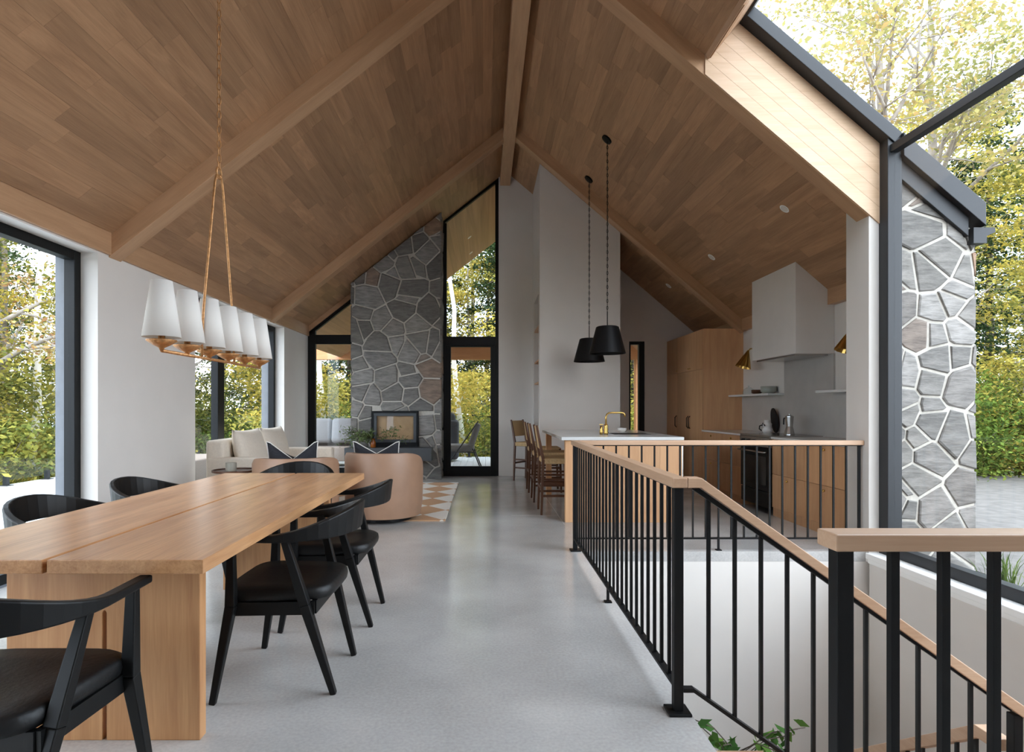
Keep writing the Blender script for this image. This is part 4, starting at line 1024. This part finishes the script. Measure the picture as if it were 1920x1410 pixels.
tag(MB().lathe([(.055, 0), (.055, .22), (.05, .22), (.05, .01), (0, .01)], 24, (-2.22, 10.02, .567)).build('hurricane_glass', M['clearglass'], smooth=False), 'clear glass hurricane cylinder at the end of the hearth', 'hurricane')
# plant in the stairwell
pl = thing('tall_stairwell_plant', 'leafy green plant rising from the lower floor beside the stairs', 'plant', (1.2, 2.85, -3.1))
MB().lathe([(.16, 0), (.2, .4), (.185, .4), (.15, .36), (0, .36)], 24, (1.2, 2.85, -3.1)).build('pot', M['ceramic'], pl)
MB().tube([(1.2, 2.85, -2.75), (1.22, 2.87, -1.8), (1.2, 2.84, -1.0), (1.2, 2.84, -.45)], [.03, .024, .018, .01], 8).build('stem', M['barkdark'], pl)
lp = []; tw = MB()
for k in range(95):
    z0 = r_.uniform(-1.15, -.4); a = r_.uniform(0, 2*PI); L = r_.uniform(.12, .36)
    e = (1.2+.07+math.cos(a)*L, 2.84+math.sin(a)*L*.8, z0+r_.uniform(.02, .2))
    tw.tube([(1.2, 2.84, z0), ((1.2+e[0])/2, (2.84+e[1])/2, (z0+e[2])/2+.04), e], .003, 4)
    for q in range(6):
        u = r_.uniform(.3, 1.05); lp.append((1.2+(e[0]-1.2)*u+r_.gauss(0, .025), 2.84+(e[1]-2.84)*u+r_.gauss(0, .025), z0+(e[2]-z0)*u+r_.gauss(0, .02)-3.1*0))
tw.build('twigs', M['barkdark'], pl)
lf = leaf_cloud([(p[0]-1.2, p[1]-2.85, p[2]+3.1) for p in lp], .048, 8, .2, .42, 'leaves', M['leaf_vine'], pl); lf['kind'] = 'stuff'

# ---------------------------------------------------------------- outdoors
gd = MB().box(-60, -3.3, -30, 80, -1.6, -1.5).box(-3.3, 4.2, 11.2, 80, -1.6, -1.5).box(-3.3, 4.2, -30, -3.3, -1.6, -1.5).box(4.2, 60, -30, 80, -1.6, -1.5); struct(gd.build('ground', M['soil']), 'forest floor around the house')
gv = MB(); gv.box(4.2, 30, -10, 12.2, -1.5, -.16).box(3.58, 4.2, -10, 5.0, -1.5, -.16); struct(gv.build('ground_gravel', M['gravel']), 'grey gravel drive outside the stair window')
dk = thing('deck', 'pale grey board deck around the house', 'deck', (-4, 8, -.05))
bm_ = MB().box(-.068, .068, 0, 1, -.028, 0).build('deck_board', M['deck']); bmesh_ = bm_.data; bpy.data.objects.remove(bm_)
def board(x, y0, y1):
    o = bpy.data.objects.new('board', bmesh_); C.objects.link(o); o.parent = dk; o.location = (x+4, y0-8, .03); o.scale = (1, y1-y0, 1)
x = -7.72
while x < -3.75: board(x, -3, 15.3); x += .142
while x < 4.4: board(x, 11.03, 15.3); x += .142
MB().box(-7.8, -3.63, -3, 15.3, -.35, -.049).box(-3.63, 4.4, 11.01, 15.3, -.35, -.049).build('substructure', M['outdark'], dk)
gr = thing('glass_deck_rail', 'frameless glass deck railing along the outer deck edge', 'railing', (-7.7, 6, 0))
for i in range(12):
    y0 = -2.7+1.5*i
    MB().box(-7.70, -7.688, y0+.01, y0+1.49, .06, 1.02).build('pane', M['railglass'], gr)
    for yy in (y0+.3, y0+1.2): MB().box(-7.73, -7.66, yy-.03, yy+.03, -.02, .14).box(-7.76, -7.62, yy-.07, yy+.07, -.02, -.008).build('spigot', M['slate'], gr, bevel=.004)
gr = thing('glass_deck_rail', 'frameless glass deck railing across the far end of the porch', 'railing', (-2, 15.2, 0))
for i in range(8):
    x0 = -7.6+1.5*i
    MB().box(x0+.01, x0+1.49, 15.2, 15.212, .06, 1.02).build('pane', M['railglass'], gr)
    for xx in (x0+.3, x0+1.2): MB().box(xx-.03, xx+.03, 15.17, 15.24, -.02, .14).box(xx-.07, xx+.07, 15.13, 15.28, -.02, -.008).build('spigot', M['slate'], gr, bevel=.004)
ob = MB().box(-4.55, 4.3, 14.62, 14.85, 2.42, 2.75).build('porch_beam', M['porch']); struct(ob, 'fir header beam carrying the porch roof')
for x in (-4.4, 3.8):
    ob = MB().box(x-.1, x+.1, 14.63, 14.83, -.02, 2.42).build('porch_pillar', M['porch']); struct(ob, 'fir porch post')
# outdoor furniture
pc = thing('patio_armchair', 'grey cushioned patio armchair with thin metal frame outside the glass door', 'patio chair', (-.42, 12.5, 0))
soft(-.78, -.22, 12.2, 12.85, .34, .47, 'seat_cushion', pc, M['outgrey'], .05)
soft(-.28, -.15, 12.2, 12.85, .42, .92, 'back_cushion', pc, M['outgrey'], .05, Matrix.Rotation(.32, 4, 'Y'))
for yy in (12.18, 12.87):
    MB().tube([(-.82, yy, -.02), (-.14, yy, .95)], .013, 8).tube([(-.25, yy, .4), (-.08, yy, -.02)], .013, 8).tube([(-.6, yy, .33), (-.2, yy, .33)], .013, 8).build('side_frame', M['slate'], pc, smooth=True)
ps = thing('patio_sofa', 'pale wicker patio sofa with grey cushions seen past the chimney', 'patio sofa', (-3.1, 13, 0))
soft(-4.3, -2.45, 12.6, 13.4, .1, .4, 'base', ps, M['wicker'], .03); soft(-4.3, -2.45, 13.25, 13.45, .3, .85, 'back', ps, M['wicker'], .04)
soft(-2.6, -2.42, 12.6, 13.4, .3, .66, 'arm', ps, M['wicker'], .04); soft(-4.3, -4.12, 12.6, 13.4, .3, .66, 'arm', ps, M['wicker'], .04)
for x in (-3.7, -3.0): soft(x-.35, x+.35, 13.0, 13.25, .45, 1.0, 'cushion', ps, M['outgrey'], .08, Matrix.Rotation(-.2, 4, 'X'))
for x in (-4.2, -2.5): MB().box(x-.02, x+.02, 12.63, 12.67, -.02, .12).build('leg', M['slate'], ps)
ps = thing('patio_sofa', 'pale wicker patio lounge with grey cushions on the window-side deck', 'patio sofa', (-5.2, 9, 0))
soft(-5.6, -4.5, 8.2, 10.6, .05, .42, 'base', ps, M['wicker'], .03); soft(-5.7, -5.5, 8.2, 10.6, .3, .88, 'back', ps, M['wicker'], .04)
soft(-5.6, -4.5, 8.2, 8.38, .3, .7, 'arm', ps, M['wicker'], .04)
for y in (8.75, 9.4, 10.05): soft(-5.52, -5.3, y-.3, y+.3, .45, .98, 'cushion', ps, M['outgrey'], .08)
gl = thing('covered_grill', 'barbecue grill under a dark cover on the porch', 'grill', (-.75, 14.2, 0))
soft(-1.25, -.62, 13.9, 14.45, .02, .95, 'cover', gl, M['outdark'], .08); soft(-1.15, -.7, 13.98, 14.4, .85, 1.12, 'hood_cover', gl, M['outdark'], .1)

# trees
def limb(mb, p, d, L, r, depth, tips, rg, droop=0):
    p = np.array(p, float); d = np.array(d, float); d /= np.linalg.norm(d)
    n = 5; pts = [p.copy()]; rs = [r]
    for i in range(n):
        d = d+rg.normal(0, .12, 3); d[2] -= droop/n; d /= np.linalg.norm(d)
        p = p+d*L/n; pts.append(p.copy()); rs.append(r*(1-.75*(i+1)/n))
        if depth > 0 and i >= 1:
            q = d+rg.normal(0, .62, 3); q[2] *= .6
            limb(mb, p, q, L*rg.uniform(.4, .62), rs[-1]*.65, depth-1, tips, rg, droop)
        if depth <= 1: tips.append((p.copy(), d.copy()))
    mb.tube([tuple(q) for q in pts], rs, 5 if depth < 2 else 8)
def make_tree(name, kind, seed):
    rg = np.random.default_rng(seed); mb = MB(); tips = []
    root = thing(name, 'x', 'tree')
    if kind == 'maple':
        H = 11
        path = [(0, 0, 0)]; x = y = 0
        for i in range(1, 8): x += rg.normal(0, .12); y += rg.normal(0, .12); path.append((x, y, H*i/7))
        mb.tube(path, [.15*(1-i/8.2) for i in range(8)], 8)
        for i in range(20):
            z = rg.uniform(.7, H*.97); k = z/H*7; j = min(6, int(k)); w_ = k-j
            p = [path[j][q]*(1-w_)+path[j+1][q]*w_ for q in range(3)]; a = rg.uniform(0, 2*PI)
            limb(mb, p, (math.cos(a), math.sin(a), rg.uniform(.0, .7)), rg.uniform(1.6, 3.1)*(1-.45*z/H), .045*(1.1-z/H), 1, tips, rg, .15)
        npt, spread, size, mat, bark = 21, (.40, .40, .12), .072, 'leaf_yellow', 'bark'
    elif kind == 'birch':
        H = 12; path = [(0, 0, 0)]; x = y = 0; bx, by = rg.normal(0, .06, 2)
        for i in range(1, 10): x += bx+rg.normal(0, .09); y += by+rg.normal(0, .06); path.append((x, y, H*i/9))
        mb.tube(path, [.1*(1-i/11) for i in range(10)], 8)
        for i in range(12):
            z = rg.uniform(1.2, H*.97); k = z/H*9; j = min(8, int(k)); w_ = k-j
            p = [path[j][q]*(1-w_)+path[j+1][q]*w_ for q in range(3)]; a = rg.uniform(0, 2*PI)
            limb(mb, p, (math.cos(a), math.sin(a), rg.uniform(.2, .9)), rg.uniform(.8, 1.7), .018, 1, tips, rg, .2)
        npt, spread, size, mat, bark = 22, (.25, .25, .12), .06, 'leaf_yellow', 'birch'
    elif kind == 'hemlock':
        H = 13; mb.tube([(0, 0, 0), (.05, 0, H*.5), (0, .05, H)], [.16, .1, .02], 8)
        for i in range(64):
            z = .5+(H-.9)*(i/64); R = 2.5*(1-z/H)**.8+.25; a = i*2.4+rg.normal(0, .2)
            e = (math.cos(a)*R, math.sin(a)*R, z-.22*R); mb.tube([(0, 0, z), (e[0]*.5, e[1]*.5, z+.03*R), e], [.025, .016, .006], 4)
            for u in np.linspace(.15, 1, 9): tips.append((np.array([e[0]*u, e[1]*u, z-.22*R*u*u]), None))
        npt, spread, size, mat, bark = 17, (.22, .22, .07), .075, 'leaf_dark', 'barkdark'
    elif kind == 'tall':
        H = 13
        path = [(0, 0, 0), (.1, .05, 3), (.0, .1, 6), (.1, 0, 9), (.15, 0, 13)]; mb.tube(path, [.19, .16, .12, .07, .02], 8)
        for i in range(15):
            z = rg.uniform(2.2, 11.5); a = rg.uniform(0, 2*PI)
            limb(mb, (.05, .05, z), (math.cos(a), math.sin(a), rg.uniform(.8, 1.8)), rg.uniform(2.4, 4.6)*(1-.4*z/13), .085*(1.2-z/13), 2, tips, rg, .0)
        npt, spread, size, mat, bark = 5, (.28, .28, .12), .062, 'leaf_orange', 'bark'
    elif kind in ('shrub', 'bush'):
        for i in range(15):
            a = rg.uniform(0, 2*PI); limb(mb, (rg.normal(0, .2), rg.normal(0, .2), 0), (math.cos(a), math.sin(a), rg.uniform(.5, 2.4)), rg.uniform(1.3, 2.4), .022, 1, tips, rg, .35)
        npt, spread, size, mat, bark = 44, (.36, .36, .09), .046, ('leaf_yellow' if kind == 'shrub' else 'leaf_green'), 'barkdark'
    tr = mb.build('trunk', M[bark], root, smooth=True, recalc=False)
    T = np.array([t[0] for t in tips]); k = len(T)
    pts = np.repeat(T, npt, 0)+rg.normal(size=(k*npt, 3))*np.array(spread)
    if len(pts) > 34000: pts = pts[rg.choice(len(pts), 34000, replace=False)]
    c = leaf_cloud(pts, size, seed+1, .7, .55, 'crown', M[mat], root); c['kind'] = 'stuff'
    return root
protos = {k: [make_tree(nm, k, s) for s in seeds] for k, nm, seeds in (
    ('maple', 'maple_tree', (1, 2)), ('birch', 'birch_tree', (3, 4)), ('hemlock', 'hemlock_tree', (5,)), ('tall', 'maple_tree', (6, 7)), ('shrub', 'leafy_shrub', (8,)), ('bush', 'leafy_shrub', (9,)))}
used = set()
LAB = {'maple': ('yellow-green maple standing in the forest {}', 'yellow maples in the forest {}'), 'birch': ('slender pale birch trunk {}', 'birches {}'),
       'hemlock': ('dark green hemlock in the forest {}', 'hemlocks {}'), 'tall': ('tall thin-leaved maple with bare grey limbs {}', 'tall bare-limbed maples {}'),
       'shrub': ('low yellow-green shrub at the forest edge {}', 'yellow shrubs {}'), 'bush': ('low bright green shrub at the forest edge {}', 'green shrubs {}')}
WH = {'L': 'beyond the window-side deck', 'B': 'beyond the far porch', 'R': 'beyond the gravel drive'}
def plant(kind, x, y, z, s, where, a=None):
    i = random.randrange(len(protos[kind])); src = protos[kind][i]
    o = src if (kind, i) not in used else copy_tree(src); used.add((kind, i))
    o.location = (x, y, z); o.rotation_euler = (0, 0, random.uniform(0, 6.28) if a is None else a); o.scale = (s, s, s*random.uniform(.95, 1.1))
    o['label'] = LAB[kind][0].format(WH[where]); o['group'] = LAB[kind][1].format(WH[where]); o['category'] = 'shrub' if kind in ('shrub', 'bush') else 'tree'
R = random.uniform
# window side
for (k, x, y, s) in (('maple', -11.5, 12.5, .62), ('maple', -13.5, 17, 1), ('hemlock', -14, 14, .8), ('maple', -12, 8.5, .55), ('hemlock', -17, 21, .9), ('maple', -10.5, 18.5, .9),
                     ('tall', -10.2, 12.2, .95), ('tall', -10.0, 17.2, .9), ('hemlock', -13, 25, 1), ('maple', -17, 12, 1), ('hemlock', -19, 15, 1), ('birch', -10.3, 13.2, 1), ('birch', -9.6, 15.6, 1), ('hemlock', -11.5, 21.5, .9), ('maple', -16, 26, 1), ('maple', -21, 19, 1.1)):
    plant(k, x, y, -1.5, s, 'L')
for i in range(13): plant('shrub' if i % 3 else 'bush', R(-11.6, -10.6), 6.5+i*1.3, -1.4, R(1.05, 1.3), 'L')
# far side
for (k, x, y, s) in (('maple', -7, 21, .9), ('hemlock', -4.4, 23, .9), ('maple', -1.6, 21.5, .85), ('hemlock', .9, 25, 1), ('maple', 3.2, 22, .9), ('hemlock', 6, 24, 1), ('maple', 8.2, 21, 1), ('hemlock', -9, 27, 1), ('maple', -5, 29, 1.1), ('maple', 0, 30, 1.1), ('hemlock', -2.4, 27, 1), ('maple', 5, 30, 1.1), ('hemlock', 10, 28, 1.1),
                     ('birch', -4.3, 16.8, 1), ('birch', -4.05, 16.6, 1), ('birch', -.35, 17.2, 1), ('birch', -1.0, 19.5, 1), ('birch', -6.2, 18, 1)):
    plant(k, x, y, -1.5, s, 'B')
for i in range(12): plant('bush' if i % 3 else 'shrub', -8+i*1.35, R(18.6, 19.6), -1.4, R(1.0, 1.25), 'B')
# drive side
for (k, x, y, s) in (('tall', 8.6, 12.9, .95), ('tall', 11.2, 15, 1.05), ('maple', 12.2, 13.2, .6), ('hemlock', 14.5, 18, .7), ('maple', 16, 14, .75), ('hemlock', 11.3, 17.3, .6), ('tall', 13.6, 10.4, 1.0), ('maple', 18.5, 18, .8), ('maple', 15.6, 21, 1.1), ('hemlock', 18.6, 22, 1.1), ('hemlock', 20.5, 16.5, 1.1), ('maple', 9.6, 18, .75), ('maple', 18, 10, .7), ('tall', 16.5, 8, 1.1), ('hemlock', 22, 12, .8), ('maple', 22, 24, 1.2)):
    plant(k, x, y, -.4, s, 'R')
for i in range(11): plant('bush' if i % 4 else 'shrub', 7.6+i*1.2, 13.2+R(-.3, .9), -.35, R(.85, 1.2), 'R')
for i in range(15):
    plant(('hemlock', 'maple', 'hemlock')[i % 3], -17+i*2.3+R(-.5, .5), R(33, 39), -1.5, R(1.15, 1.4), 'B')
for i in range(12):
    plant(('hemlock', 'maple', 'hemlock', 'maple')[i % 4], R(-31, -25), 5+i*2.9, -1.5, R(.6, .8), 'L')
for i in range(10):
    plant(('hemlock', 'maple')[i % 2], -9.5+i*1.75+R(-.4, .4), R(24.5, 27.5), -1.5, R(.85, 1.0), 'B')
for i in range(9):
    plant(('maple', 'hemlock')[i % 2], 12+i*2.6, R(25, 30), -.5, R(.85, 1.0), 'R')
# grass tufts outside the stair window
for i in range(7):
    r2 = np.random.default_rng(40+i); n = 90; x0, y0 = 3.95+.12*(i % 2), 2.0+.42*i
    g = MB()
    for k in range(n):
        a = r2.uniform(0, 6.28); b = r2.uniform(.05, .2); h = r2.uniform(.12, .34); bx, by = x0+r2.normal(0, .05), y0+r2.normal(0, .07)
        ex, ey = bx+math.cos(a)*b, by+math.sin(a)*b; px_, py_ = -math.sin(a)*.004, math.cos(a)*.004
        g.add([(bx-px_, by-py_, -.16), (bx+px_, by+py_, -.16), ((bx+ex)/2+px_, (by+ey)/2+py_, -.16+h*.7), ((bx+ex)/2-px_, (by+ey)/2-py_, -.16+h*.7), (ex, ey, -.16+h)], [(0, 1, 2, 3), (3, 2, 4)])
    o = g.build('grass_tuft', M['leaf_green'], recalc=False); tag(o, 'tuft of ornamental grass in the bed under the stair window', 'grass', 'grass tufts under the stair window')
